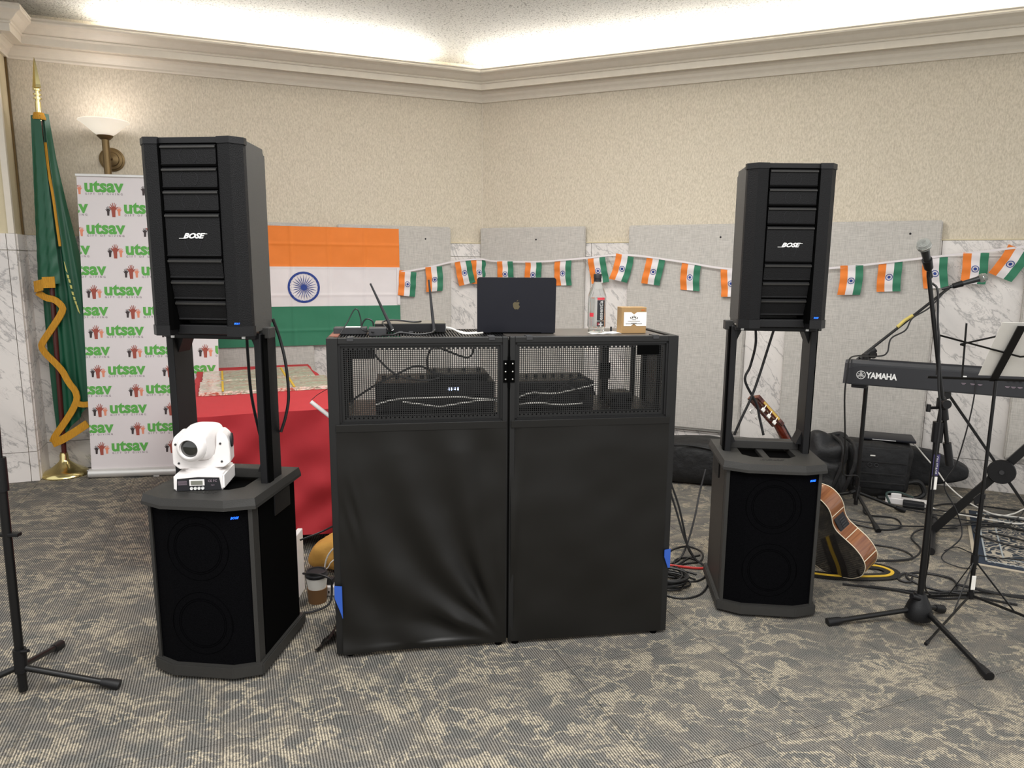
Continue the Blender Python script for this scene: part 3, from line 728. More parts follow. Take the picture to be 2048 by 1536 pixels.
def boxthing(name, label, catg, x0, x1, y0, y1, z0, z1, m, M=None, bev=.003, group=None, parent=None):
    b = MB(); b.box(x0, x1, y0, y1, z0, z1, bev)
    bmesh.ops.transform(b.b, matrix=M or Mdj, verts=b.b.verts); o = b.build(name, m, base=True); return tag(o, label, catg, group)
def gear(label, x0, x1, y0, y1, z0, z1, knobs, lit=0):
    t = thing('audio_unit', label, 'audio gear', DJ((x0 + x1) / 2, (y0 + y1) / 2, z0), FR, 'audio units on the shelf inside the booth')
    hw, hd, h = (x1 - x0) / 2, (y1 - y0) / 2, z1 - z0
    b = MB(); b.box(-hw, hw, -hd, hd, 0, h, .004); b.build('case', M_blk, t)
    for i in range(knobs):
        b = MB(); b.lathe([(.008, 0), (.007, .012), (0, .012)], 12, Matrix.Translation((-hw + .03 + i * (2 * hw - .06) / max(1, knobs - 1), 0, h))); b.build('knob', M_grey, t)
    for i in range(lit):
        b = MB(); b.box(hw * .2 + i * .012, hw * .2 + .006 + i * .012, -hd - .001, -hd, h * .7, h * .8); b.build('indicator', mat('white_blue_led', '#b8ccff', .4, emit=4), t)
    for x in (-hw * .8, hw * .7):
        b = MB(); b.box(x - .012, x + .012, -hd - .002, -hd, h * .3, h * .55); b.build('socket', M_dark, t)
gear('long black mixer on the booth shelf behind the left perforated window', -.50, -.04, .10, .34, .946, 1.06, 9, 4)
gear('flat black unit stacked on the mixer behind the left perforated window', -.30, -.06, .14, .32, 1.0615, 1.085, 4)
gear('wide black unit on the booth shelf behind the right perforated window', .04, .36, .10, .34, .946, 1.055, 8)
gear('small black case standing behind the top left of the left perforated window', -.595, -.50, .12, .20, 1.15, 1.228, 0)
gear('upright black box behind the right window beside the pale gap', .445, .475, .29, .34, .946, 1.228, 0)
gear('grey power brick inside the booth behind the right perforated window', .44, .53, .12, .22, .946, 1.0, 0)

# ---- laptop (lid seen from behind)
t = thing('laptop', 'open dark blue laptop with its back to us on the DJ table', 'laptop', DJ(.053, .165, 1.2405), R(2))
b = MB(); b.box(-.152, .152, .0, .215, 0, .012, .004); b.build('keyboard_base', M_lap, t)
b = MB(); cr = .011; ro = []
for (cx2, cz2, a0) in ((.155 - cr, .222 - cr, 0), (-.155 + cr, .222 - cr, 90)): ro += [(cx2 + cr * math.cos(R(a0 + 15 * q)), cz2 + cr * math.sin(R(a0 + 15 * q))) for q in range(7)]
ro += [(-.155, .004), (.155, .004)]
b.prism(ro, -.003, .004, XZ())
lidm = Matrix.Rotation(R(6), 4, 'X')
bmesh.ops.transform(b.b, matrix=lidm, verts=b.b.verts); lid = b.build('lid', M_lap, t, True)
b = MB()
ap = [(-.001, -.0145), (.006, -.016), (.011, -.010), (.0135, -.004), (.009, .001), (.0088, .006), (.0125, .0095), (.008, .0135), (.001, .0118), (-.006, .0135), (-.0125, .010), (-.0145, .003), (-.0125, -.007), (-.008, -.0145), (-.004, -.016)]
b.prism(ap, 0, .0012, lidm @ XZ(.0, -.0044, .113)); b.prism([(0, .0145), (.006, .018), (.0065, .022), (.001, .018)], 0, .0012, lidm @ XZ(.0, -.0044, .113))
b.build('emblem', M_gold, lid)
b = MB(); b.tube([(-.1, .0, .004), (.1, .0, .004)], .005, 8); b.build('hinge', M_dark, t)

# ---- water bottle
t = thing('water_bottle', 'clear plastic water bottle with black cap on the DJ table', 'bottle', DJ(.385, .175, 1.2405), R(-9))
M_pet = mat('clear_plastic', '#f4f6f6', .04, trans=1, ior=1.12)
b = MB(); b.lathe([(.0, .004), (.028, .0), (.033, .004), (.034, .012), (.031, .018), (.0365, .026), (.0365, .145), (.035, .155), (.028, .176), (.017, .198), (.014, .205), (.014, .213), (.013, .213), (.013, .205), (.0265, .175), (.0345, .152), (.0355, .145), (.0355, .026), (.03, .018), (.033, .012), (.031, .005), (.0, .006)], 40); b.build('bottle_body', M_pet, t, True)
b = MB(); b.lathe([(0, .017), (.0295, .0175), (.035, .027), (.035, .14), (0, .14)], 40); b.build('water', mat('water', '#ffffff', 0, trans=1, ior=1.2), t, True)
b = MB(); b.lathe([(.0155, .205), (.0155, .214), (.0145, .2145), (.0145, .217), (.0162, .2175), (.0162, .234), (.015, .236), (0, .236)], 28); b.build('cap', M_ink, t, True)
def wrap(b, a0, a1, z0, z1, r=.0369, n=8):
    b.grid(lambda u, v: (r * math.sin(a0 + (a1 - a0) * u), -r * math.cos(a0 + (a1 - a0) * u), z0 + (z1 - z0) * v), n, 1); return b
lb = wrap(MB(), R(4), R(56), .028, .048).build('label_black', M_ink, t)
wrap(MB(), R(4), R(56), .052, .132).build('label_black', M_ink, t); wrap(MB(), R(4), R(56), .134, .143).build('label_red', M_rink, t)
wrap(MB(), R(-48), R(-18), .066, .082).build('label_red', M_rink, t); wrap(MB(), R(-88), R(-82), .03, .135).build('label_black', M_ink, t)
for i in range(6): wrap(MB(), R(-48), R(-20), .030 + i * .005, .0315 + i * .005).build('small_print', M_tgrey, t)
tm = text_bm('essentia', .024, Matrix.Identity(4), .0006, 0, .0002)
def cyl_wrap(bm, ang0, zc, r=.0373):
    for v in bm.verts:
        x, y = v.co.x, v.co.y     # rotated 90 degrees: text runs upward
        h, side = x, -y
        a = ang0 - side / r * -1
        a = ang0 + (-y) / r
        v.co = Vector((r * math.sin(a), -r * math.cos(a), zc + x))
cyl_wrap(tm.b, R(30), .092); tm.build('label_lettering', M_silver, t)
tm = text_bm('+', .034, Matrix.Identity(4), .0014, 0, .0002); cyl_wrap(tm.b, R(32), .036); tm.build('label_lettering', M_silver, t)
tm = text_bm('H', .014, Matrix.Identity(4), .0006, 0, .0002); cyl_wrap(tm.b, R(14), .038); tm.build('label_lettering', M_rink, t)
b = MB(); b.grid(lambda u, v: tuple(DJ(.35 + .125 * u, .10 + .085 * v + .02 * u, 1.2412 + .002 * math.sin(u * 9) ** 2)), 12, 6)
tag(b.build('paper_napkin', M_label, base=True), 'crumpled white paper lying in front of the water bottle', 'napkin')
# ---- kraft box
t = thing('kraft_box', 'small brown kraft gift box with white paper sleeve on the DJ table', 'box', DJ(.527, .16, 1.2405), R(9))
b = MB(); b.box(-.052, .052, -.03, .03, 0, .105, .002); b.build('card_box', M_kraft, t)
b = MB(); b.prism([(-.042, .03), (-.012, .03), (0, .040), (.012, .03), (.052, .03), (.052, .085), (.012, .085), (0, .076), (-.012, .085), (-.042, .085)], 0, .0008, XZ(0, -.0306, 0)); lb = b.build('paper_sleeve', M_label, t)
b = MB()
for a in range(-2, 3): b.prism([(a * .006 - .002, .063 - abs(a) * .002), (a * .006 + .002, .062 - abs(a) * .002), (a * .0075 + .001, .072 - abs(a) * .003), (a * .0075 - .002, .071 - abs(a) * .003)], 0, .0008, XZ(0, -.0316, 0))
for z, hw in ((.054, .008), (.048, .026), (.041, .012), (.038, .034)): b.box(-hw, hw, -.0323, -.0316, z, z + .0014)
b.build('printed_motif', M_ink, lb)
b = MB(); b.box(.03, .044, -.0312, -.0306, .091, .0965); b.build('orange_mark', mat('orange_ink', '#b8672a', .7), t)
boxthing('usb_stick', 'tiny black stick standing left of the kraft box', 'adapter', .452, .459, .20, .208, 1.2405, 1.262, M_ink, bev=.001)
# ---- wireless receiver with two aerials
t = thing('wireless_receiver', 'black wireless receiver box with two upright aerials on the DJ table', 'receiver', DJ(-.37, .26, 1.2405), FR)
b = MB(); b.box(-.13, .145, -.07, .09, .004, .038, .002); b.build('case', M_blk, t)
b = MB(); b.box(-.131, .146, -.071, .091, .0385, .040); b.build('top_plate', mat('receiver_lid', '#6a665c', .4), t)
b = MB(); b.box(.1455, .148, -.05, .08, .008, .034); b.build('front_panel', M_chrome, t)
for (x, a, b_) in ((-.065, (-.065, -.08, .02), (-.142, -.10, .195)), (.092, (.098, -.085, .015), (.080, -.09, .21))):
    b = MB(); b.tube([a, Vector(a).lerp(Vector(b_), .05), Vector(a).lerp(Vector(b_), .5), b_], .0085, 10, .0035); b.build('aerial', M_grey, t, True)
    b = MB(); b.tube([(a[0], -.07, .016), a], .007, 8); b.build('aerial_socket', M_chrome, t)
for x in (-.04, .0):
    b = MB(); b.box(x, x + .018, -.076, -.07, .0, .01, .001); b.build('foot_clip', M_grey, t)
boxthing('power_adapter', 'wide black power adapter with a white label at the left end of the DJ table', 'adapter', -.655, -.53, .16, .22, 1.2405, 1.268, M_grey)
boxthing('adapter_label', 'white label on the leftmost power adapter', 'label', -.60, -.555, .157, .1595, 1.258, 1.2685, M_label, bev=0) if False else None
boxthing('power_adapter', 'square black power adapter beside the receiver, with a loop of cable above', 'adapter', -.52, -.455, .09, .15, 1.2405, 1.272, M_grey)
boxthing('folded_note', 'small white folded label on top of the leftmost power adapter', 'label', -.61, -.55, .158, .20, 1.2682, 1.2695, M_label, bev=0)

def cable(pts, r, m, label, M=None, name='cable', k=8, group=None, n=7):
    P = [Vector(p) for p in pts]
    if M is not None: P = [M @ p for p in P]
    b = MB(); b.tube(cat_rom(P, k), r, n); o = b.build(name, m, smooth=True, base=True); return tag(o, label, 'cable', group)
cable([(-.625, .10, 1.25), (-.60, .13, 1.29), (-.575, .14, 1.335), (-.56, .14, 1.335), (-.55, .14, 1.30), (-.545, .13, 1.262), (-.50, .08, 1.256)], .0022, M_cab, 'thin black cable arching up over the left power adapter', Mdj)
cable([(-.555, .20, 1.255), (-.545, .2, 1.285), (-.53, .2, 1.298), (-.51, .2, 1.29), (-.505, .2, 1.27)], .003, M_cab, 'short black cable loop between the two power adapters', Mdj)
cable([(-.47, .07, 1.246), (-.43, .05, 1.25), (-.40, .06, 1.256), (-.34, .05, 1.25), (-.29, .08, 1.252), (-.27, .15, 1.256)], .0035, M_cab, 'black cable curled in front of the receiver', Mdj)
cable([(-.45, .10, 1.262), (-.47, .20, 1.285), (-.43, .24, 1.29), (-.35, .22, 1.284), (-.32, .25, 1.284)], .0035, M_cab, 'black cable lying over the top of the receiver', Mdj)
cable([(-.23, .22, 1.262), (-.20, .20, 1.258), (-.16, .15, 1.2435), (-.11, .15, 1.2435), (-.08, .17, 1.2435)], .0038, M_wcab, 'white cable running from the receiver to the laptop', Mdj)
cable([(-.23, .26, 1.255), (-.19, .24, 1.25), (-.15, .19, 1.2435), (-.12, .18, 1.2435), (-.1, .20, 1.2435)], .0028, M_wcab, 'second thin pale cable between receiver and laptop', Mdj)
# cables inside the booth
for i, P in enumerate([
    [(-.59, .06, 1.0), (-.50, .05, 1.06), (-.42, .05, 1.10), (-.34, .06, 1.13), (-.27, .06, 1.10), (-.2, .08, 1.085)],
    [(-.52, .07, 1.20), (-.46, .06, 1.13), (-.40, .05, 1.09), (-.30, .06, 1.075), (-.22, .08, 1.09)],
    [(-.12, .07, 1.22), (-.15, .06, 1.16), (-.28, .05, 1.20), (-.30, .05, 1.12), (-.24, .07, 1.08)],
    [(.05, .06, .96), (.12, .05, 1.0), (.2, .06, 1.05), (.28, .05, 1.03), (.35, .07, .99)],
    [(.05, .07, 1.02), (.15, .05, .98), (.24, .05, 1.06), (.32, .05, 1.07), (.36, .08, 1.0)]]):
    cable(P, .004, M_cab, ['black cable rising in the lower left of the left booth window', 'black cable crossing the upper left of the left booth window', 'black cable hanging in the middle of the left booth window', 'black cable low in the right booth window', 'black cable looping behind the right booth window'][i], Mdj)
for i, P in enumerate([
    [(-.50, .055, .985), (-.42, .05, 1.005), (-.30, .048, 1.008), (-.20, .048, 1.01), (-.1, .05, 1.0), (-.03, .05, .995)],
    [(-.40, .05, .995), (-.33, .046, .985), (-.26, .046, .975), (-.18, .046, .985), (-.08, .05, .995), (-.02, .055, .985)],
    [(.04, .055, 1.0), (.10, .05, 1.02), (.18, .048, 1.015), (.27, .05, 1.03), (.36, .05, 1.05)],
    [(.05, .05, .975), (.12, .046, .98), (.22, .046, .97), (.30, .05, .975)]]):
    cable(P, .0032, M_wcab, ['pale cable across the middle of the left booth window', 'pale cable sagging low in the left booth window', 'pale cable climbing in the right booth window', 'pale cable low in the right booth window'][i], Mdj)
# white tube aerial leaning off the booth
b = bar((-.79, 2.74, .974), (-.70, 2.75, .897), .0085); tag(b.build('tube_light', M_white, smooth=True, base=True), 'slim white tube sticking out left of the DJ facade', 'tube')
cable([(-.788, 2.74, .98), (-.765, 2.77, 1.0), (-.72, 2.82, 1.022), (-.69, 2.84, 1.02)], .0012, M_cab, 'hair-thin wire from the white tube up to the booth')

# ================================================================== RED TABLE with cloth
du = Vector((.925, .38, 0)).normalized(); dv = Vector((-.38, .925, 0)).normalized(); T0 = Vector((-1.60, 3.45, 0))
def TP(a, c, z): return T0 + du * a + dv * c + UP * z
tt = thing('folding_table', 'long folding table hidden under the red cloth', 'table', T0, math.atan2(du.y, du.x))
b = MB(); b.box(.02, .75, .02, 1.80, .71, .742, .003); b.build('tabletop', M_white, tt)
for y in (.25, 1.55):
    for x in (.08, .69):
        b = MB(); b.tube([(x, y, 0), (x, y, .71)], .014, 8); b.build('leg', M_steel, tt)
W_, L_ = .77, 1.82
def cloth():
    b = MB(); bm = b.b
    per = []
    n1, n2 = 40, 60
    for i in range(n1): per.append((W_ * i / n1, 0))
    for i in range(n2): per.append((W_, L_ * i / n2))
    for i in range(n1): per.append((W_ * (1 - i / n1), L_))
    for i in range(n2): per.append((0, L_ * (1 - i / n2)))
    n = len(per); cx, cy = W_ / 2, L_ / 2; rows = []
    for k in range(26):
        h = k / 25; z = .752 - .70 * max(0, h - .0) ; row = []
        for i, (x, y) in enumerate(per):
            nx = (-1 if x < .001 else 0) + (1 if x > W_ - .001 else 0); ny = (-1 if y < .001 else 0) + (1 if y > L_ - .001 else 0)
            ph = i * .38
            o = .006 + h * .03 + h * .028 * math.sin(ph + 1.2 * math.sin(i * .11)) + .015 * noise.noise(Vector((x * 6, y * 6, h * 5)))
            zz = z
            if ny < 0: # front: hem lifts toward the right, big soft folds
                u = x / W_; o += .05 * h * math.sin(u * 7 + h * 3); zz = .752 - (.69 + .03 * math.sin(u * 5 + 1.5)) * h
                o += .018 * math.sin((u * 1.5 + h * 1.8) * 9) * h
            row.append(bm.verts.new(TP(x + nx * o, y + ny * o, zz)))
        rows.append(row)
    for a, c in zip(rows, rows[1:]):
        for i in range(n): j = (i + 1) % n; bm.faces.new((a[i], a[j], c[j], c[i]))
    bm.faces.new(rows[0])
    return b
tag(cloth().build('red_tablecloth', M_red, smooth=True, base=True), 'bright red cloth draped over the long table behind the left speaker', 'tablecloth')
def pack(a0, a1, c0, c1, z, label, sk=0):
    t = thing('wrapped_cloth', label, 'cloth', TP(a0, c0, z), math.atan2(du.y, du.x), 'patterned cloth packs in clear wrap on the red table')
    W2, D2 = a1 - a0, c1 - c0
    for k in range(2):
        b = MB(); hh = .011
        def f(u, v, s=0): return Vector((W2 * u + sk * v + .006 * noise.noise(Vector((u * 9, v * 9, z * 50 + k))), D2 * v + .006 * noise.noise(Vector((v * 9, u * 9, 3 + k))), 0))
        def top(u, v): p = f(u, v); p.z = k * hh + hh * (.9 + .25 * noise.noise(Vector((u * 8, v * 8, a0 * 9 + k)))); return p
        nu, nv = 22, 16
        V = [[b.b.verts.new(top(i / nu, j / nv)) for i in range(nu + 1)] for j in range(nv + 1)]
        Bt = [[b.b.verts.new(Vector((V[j][i].co.x, V[j][i].co.y, k * hh))) for i in range(nu + 1)] for j in range(nv + 1)]
        for j in range(nv):
            for i in range(nu): b.b.faces.new((V[j][i], V[j][i + 1], V[j + 1][i + 1], V[j + 1][i])); b.b.faces.new((Bt[j][i], Bt[j + 1][i], Bt[j + 1][i + 1], Bt[j][i + 1]))
        for j in range(nv): b.b.faces.new((V[j][0], V[j + 1][0], Bt[j + 1][0], Bt[j][0])); b.b.faces.new((V[j][nu], Bt[j][nu], Bt[j + 1][nu], V[j + 1][nu]))
        for i in range(nu): b.b.faces.new((V[0][i], Bt[0][i], Bt[0][i + 1], V[0][i + 1])); b.b.faces.new((V[nv][i], V[nv][i + 1], Bt[nv][i + 1], Bt[nv][i]))
        b.build('folded_layer', M_plaid, t, True)
    b = MB(); b.box(W2 * .3, W2 * .3 + .012, -.002, D2 * .9, 2 * .011, .0265); b.build('yellow_tape', M_yel, t)
pack(.04, .42, 1.05, 1.5, .754, 'patterned cloth pack at the back left of the red table')
pack(.03, .44, .60, 1.02, .754, 'silvery patterned cloth pack at the front left of the red table')
pack(.46, .74, 1.08, 1.55, .754, 'patterned cloth pack at the back right of the red table')
pack(.45, .80, .62, 1.06, .754, 'pinkish patterned cloth pack at the front right of the red table')

# ---- clutter between left subwoofer and booth
boxthing('white_case', 'thin white upright case tucked behind the left subwoofer', 'case', -.99, -.966, 3.04, 3.14, 0, .30, M_white, Matrix.Identity(4), .004)
t = thing('coffee_cup', 'white paper coffee cup with black lid in a brown sleeve on the carpet', 'cup', (-.875, 3.02, 0))
b = MB(); b.lathe([(0, 0), (.036, 0), (.040, .06), (.036, .06), (.0, .01)], 24); b.build('brown_holder', M_brown, t, True)
b = MB(); b.lathe([(0, .004), (.030, .004), (.042, .112), (0, .112)], 28); b.build('paper_cup', M_label, t, True)
b = MB(); b.lathe([(.044, .108), (.045, .118), (.041, .122), (.040, .130), (.034, .131), (.032, .126), (0, .126)], 28); b.build('lid', M_ink, t, True)
t.scale = (1.12, 1.12, 1.12)
t = thing('power_strip', 'white power strip with USB sockets between the subwoofer and the facade', 'power strip', (-.77, 3.10, 0), R(3))
b = MB(); b.box(-.11, .06, -.03, .03, 0, .045, .004); b.build('body', M_white, t)
for x in (-.07, -.055, -.04):
    b = MB(); b.box(x, x + .006, -.0308, -.03, .014, .026); b.build('usb_socket', M_ink, t)
b = MB(); b.box(-.035, .03, -.02, .025, .045, .10, .004); b.build('white_plug', M_white, t)
b = MB(); b.box(-.085, -.05, -.01, .02, .045, .075, .003); b.build('black_plug', M_ink, t)
b = MB(); b.blob((-.80, 3.38, .085), (.19, .12, .085), .8, .8, 36, 20, .035, 14)
tag(b.build('paper_bag', M_tan, smooth=True, base=True), 'crumpled mustard bag on the floor under the red cloth', 'bag')
cable([(-.93, 3.0, .14), (-.86, 2.96, .155), (-.80, 2.95, .14), (-.79, 2.95, .09), (-.80, 2.93, .03), (-.86, 2.9, .01), (-.93, 2.88, .008)], .005, M_cab, 'black cable looping round the coffee cup')
cable([(-.74, 3.06, .10), (-.76, 3.0, .16), (-.73, 2.98, .20), (-.705, 3.0, .17), (-.70, 3.02, .10)], .005, M_cab, 'black cable arching above the white power strip')
cable([(-.90, 3.2, .006), (-.87, 3.2, .14), (-.79, 3.2, .21), (-.72, 3.2, .17), (-.70, 3.15, .006)], .004, M_wcab, 'white cable arching over the mustard bag')
cable([(-.90, 3.1, .10), (-.85, 3.1, .12), (-.83, 3.1, .15), (-.80, 3.12, .17)], .0025, M_wcab, 'thin pale wire over the brown cup holder')
cable([(-.88, 2.82, .37), (-.82, 2.9, .372), (-.77, 2.93, .39), (-.70, 2.95, .42)], .004, M_cab, 'black cable bridging the left subwoofer and the facade')
cable([(-1.035, 2.76, 1.26), (-1.035, 2.76, 1.15), (-1.03, 2.76, 1.0), (-1.015, 2.78, .85), (-1.0, 2.80, .735)], .006, M_cab, 'black cable hanging inside the left stand')
cable([(-.91, 2.70, 1.30), (-.893, 2.72, 1.22), (-.875, 2.72, 1.12), (-.87, 2.72, 1.0), (-.882, 2.71, .92), (-.90, 2.70, .86)], .006, M_cab, 'black cable hanging outside the right upright of the left stand')

# ================================================================== BANNER
BX = Vector((.988, .152, 0)).normalized(); B0 = Vector((-2.985, 4.875, 0)); BW, BH = .875, 2.06
def BP(u, z, d=0): return Vector((u, -d, z))
bn = thing('roll_up_banner', 'white roll-up banner printed all over with green lettering and raised hands', 'banner', B0, math.atan2(BX.y, BX.x))
b = MB(); b.box(0, BW, .0, .003, .05, BH + .02)
for v_ in b.b.verts: v_.co.x += .036 * v_.co.z
b.build('banner_sheet', M_banner, bn)
b = MB(); b.box(-.004 + .074, BW + .004 + .074, -.010, .012, BH + .018, BH + .036, .003); b.build('top_rail', M_alu, bn)
b = MB(); b.tube([(-.012, 0, .034), (BW + .012, 0, .034)], .033, 20); cs = b.build('base_cassette', M_alu, bn, True)
b = MB(); b.box(-.018, -.010, -.03, .03, .0, .066, .003); b.build('end_cap', M_chrome, cs)
b = MB(); b.tube([(BW / 2, .05, .03), (BW / 2 + .07, .06, BH)], .01, 8); b.build('rear_pole', M_alu, bn)
b = MB(); b.box(BW / 2 - .02, BW / 2 + .02, -.02, .14, 0, .012); b.build('rear_foot', M_alu, bn)
def clip(mb):
    for x, s in ((.001, -1), (BW - .001, 1)):
        bmesh.ops.bisect_plane(mb.b, geom=list(mb.b.verts) + list(mb.b.edges) + list(mb.b.faces), plane_co=(x, 0, 0), plane_no=(s, 0, 0), clear_outer=True)
    return mb
HAND = [(-.009, -.055), (.010, -.055), (.011, -.015), (.018, -.004), (.026, .006), (.024, .009), (.016, .004), (.013, .006), (.018, .026), (.0145, .027), (.0085, .010), (.0065, .011), (.008, .034), (.004, .034), (.002, .012), (0, .012), (-.004, .034), (-.008, .033), (-.0045, .010), (-.0065, .009), (-.0155, .026), (-.0185, .024), (-.011, .004), (-.024, .012), (-.026, .009), (-.013, -.012)]
def prism_plane(mb, pts, ox, oz, s, y0, mir=1):
    P = [(ox + x * s * mir, oz + z * s) for x, z in pts]
    if mir < 0: P = P[::-1]
    f = mb.face([Vector((x, y0, z)) for x, z in P]); return mb
def lean(mb):
    for v_ in mb.b.verts: v_.co.x += .036 * v_.co.z
    return mb
def put(mb, nm, m_):
    clip(mb)
    if len(mb.b.faces): lean(mb).build(nm, m_, bn)
for i in range(14):
    z = 2.018 - i * .1376
    if i < 4: ph = -.02 if i % 2 == 0 else .222
    else: ph = .318 if i % 2 == 0 else .074
    for k in (-1, 0, 1, 2):
        u = ph + k * .47
        if -.33 < u < BW + .05:
            put(prism_plane(MB(), HAND, u, z - .006, 1.06, -.0008), 'brown_hand_print', M_hbr); put(prism_plane(MB(), HAND, u - .034, z - .018, .68, -.0008, -1), 'dark_hand_print', M_hdark); put(prism_plane(MB(), HAND, u + .035, z - .018, .68, -.0008), 'salmon_hand_print', M_hsal)
            put(text_bm('utsav', .114, XZ(u + .064, -.0012, z - .002), .0042, 0, .0001, 'LEFT', 1.02, 1.0), 'green_lettering', M_tgreen)
            put(text_bm('GIFT OF GIVING', .019, XZ(u + .068, -.0012, z - .052), .0002, 0, .0001, 'LEFT', 1.8, 1.0), 'tagline_lettering', M_tgrey)

# ================================================================== GREEN FLAG ON POLE
PB = Vector((-3.22, 4.955, 0)); PT = Vector((-3.155, 4.94, 2.50))
fl_ = thing('flag_stand', 'tall flag pole with furled dark green gold-fringed flag left of the banner', 'flag', PB)
def PF(z): return (PT - PB) * (z / 2.5)
b = MB(); b.lathe([(0, 0), (.15, 0), (.153, .008), (.148, .02), (.135, .03), (.128, .036), (.112, .042), (.10, .05), (.085, .058), (.07, .07), (.052, .085), (.036, .10), (.029, .115), (.027, .15), (.024, .155), (.024, .165), (.0, .165)], 48); b.build('brass_base', M_brass, fl_, True)
b = MB(); b.tube([PF(.15), PF(2.44)], .0165, 14); b.build('wooden_pole', M_pole, fl_, True)
b = MB(); b.tube([PF(2.44), PF(2.56)], .017, 14); b.tube([PF(2.575), PF(2.585)], .024, 14); b.tube([PF(2.6), PF(2.61)], .024, 14); b.tube([PF(2.56), PF(2.63)], .013, 14); b.tube([PF(2.63), PF(2.64)], .025, 14)
b.build('finial_collar', M_brass, fl_, True)
b = MB(); p = PF(2.64); b.lathe([(0, 0), (.03, .01), (.026, .03), (.008, .17), (0, .2)], 4, Matrix.Translation(p) @ Matrix.Diagonal((1, .35, 1, 1))); b.build('spear_finial', M_brass, fl_)
# drape silhouette in metres relative to the pole: (z, left x, right x)
SIL = [(2.50, -.035, .035), (2.44, -.04, .04), (2.2, -.05, .065), (1.9, -.075, .11), (1.7, -.09, .145), (1.5, -.10, .18), (1.3, -.105, .215), (1.1, -.10, .235), (.9, -.095, .26), (.7, -.09, .28), (.5, -.085, .295), (.36, -.08, .30)]
def sil(z):
    for a, c in zip(SIL, SIL[1:]):
        if a[0] >= z >= c[0]:
            t_ = (a[0] - z) / (a[0] - c[0]); return a[1] + (c[1] - a[1]) * t_, a[2] + (c[2] - a[2]) * t_
    return SIL[-1][1:]
def drape(u, v):
    # hem slopes: low at the left, rising to the right
    zb = .25 + .42 * max(0, (u - .12)) ** 1.0 if u > .12 else .25 + (.12 - u) * .5
    z = 2.49 + (zb - 2.49) * v; l, r_ = sil(max(z, .36)); w_ = r_ - l
    x = l + w_ * u; y = .045 + .022 * (1 - v * .3) * math.sin(u * 13 + 1.5 * v) * min(1, w_ * 6) + .012 * math.sin(u * 29 + v * 6) * min(1, w_ * 4) - .035 * math.sin(u * PI)
    p = PF(z); return (p.x + x, p.y + y, z)
b = MB(); b.grid(drape, 60, 60); b.build('furled_cloth', M_flag, fl_, True, sharp=False)
# front fold hanging over the pole, ending at z 1.35
def front(u, v):
    z = 2.47 - 1.10 * v + (.03 * (1 - u) * v * -1); w0 = .032 + .046 * v; x = -w0 * 1.15 + 2 * w0 * u + .01 * v
    y = -.028 - .018 * v * math.sin(u * PI) + .007 * math.sin(u * 12 + 2 * v) * v + .003 * math.sin(v * 60 + u * 9) * v
    p = PF(z); return (p.x + x, p.y + y, z)
b = MB(); b.grid(front, 26, 70); ff = b.build('front_fold', M_flag, fl_, True, sharp=False)
def px(x, z, d): p = PF(z); return Vector((p.x + x, p.y - d, z))
b = MB(); b.strip([px(-.085, 1.345, .055), px(-.02, 1.36, .065), px(-.018, 1.375, .066), px(.055, 1.378, .05)], (0, 0, 1), .075, .006, (0, 1, 0)); b.build('gold_fringe', M_fringe, fl_)
def chaikin(P):
    P = [Vector(p) for p in P]; o = [P[0]]
    for a, c in zip(P, P[1:]): o += [a.lerp(c, .22), a.lerp(c, .78)]
    return o + [P[-1]]
def fringe(P, wd=.045):
    b = MB(); P = chaikin(P); prev = None
    for i, p in enumerate(P):
        t_ = (P[min(i + 1, len(P) - 1)] - P[max(i - 1, 0)]).normalized(); nrm = t_.cross(Vector((0, 1, 0))).normalized() * wd / 2
        ring = [b.b.verts.new(q) for q in (p - nrm + Vector((0, -.004, 0)), p + nrm + Vector((0, -.004, 0)), p + nrm + Vector((0, .004, 0)), p - nrm + Vector((0, .004, 0)))]
        if prev:
            for k in range(4): b.b.faces.new((prev[k], prev[(k + 1) % 4], ring[(k + 1) % 4], ring[k]))
        prev = ring
    b.build('gold_fringe', M_fringe, fl_)
D_ = .028
fringe([px(-.085, 1.31, D_), px(-.03, 1.27, D_), px(.03, 1.26, D_), px(.075, 1.22, D_), (px(.085, 1.19, D_)), px(.05, 1.13, D_), px(-.01, 1.05, D_), px(-.07, .97, D_), px(-.088, .93, D_), px(-.06, .88, D_), px(.0, .82, D_), px(.05, .76, D_), px(.085, .68, D_), px(.13, .62, D_), px(.14, .56, D_), px(.10, .48, D_), px(.03, .38, D_), px(-.04, .29, D_), px(-.06, .245, D_)])
fringe([px(-.06, .235, D_), px(.0, .26, D_), px(.07, .30, D_), px(.14, .345, D_), px(.20, .385, D_)], .055)
fringe([px(.12, .515 + .02, D_), px(.17, .52, D_), px(.22, .525, D_)], .04)
fringe([px(.035, 2.3, .01), px(.05, 2.1, .02), px(.068, 1.95, .02), px(.08, 1.75, .02), px(.09, 1.62, .02)], .014)
b = MB(); b.lathe([(.03, 0), (.04, -.035), (.036, -.045), (.026, -.03)], 16, Matrix.Translation(PF(2.49))); b.build('gold_fringe', M_fringe, fl_, True)
b = MB()
b.prism([(.105, 1.52), (.112, 1.50), (.122, 1.44), (.112, 1.455)], 0, .002, Matrix.Translation(PF(1.5)) @ Matrix.Translation((0, -.012, -1.5)) @ XZ())
for i, zz in enumerate((1.43, 1.40, 1.36, 1.315, 1.28, 1.25)):
    x0 = .116 + i * .0075; b.prism([(x0, zz), (x0 + .014, zz - .004), (x0 + .016, zz - .028), (x0 + .004, zz - .024)], 0, .002, Matrix.Translation(PF(1.5)) @ Matrix.Translation((0, -.014, -1.5)) @ XZ())
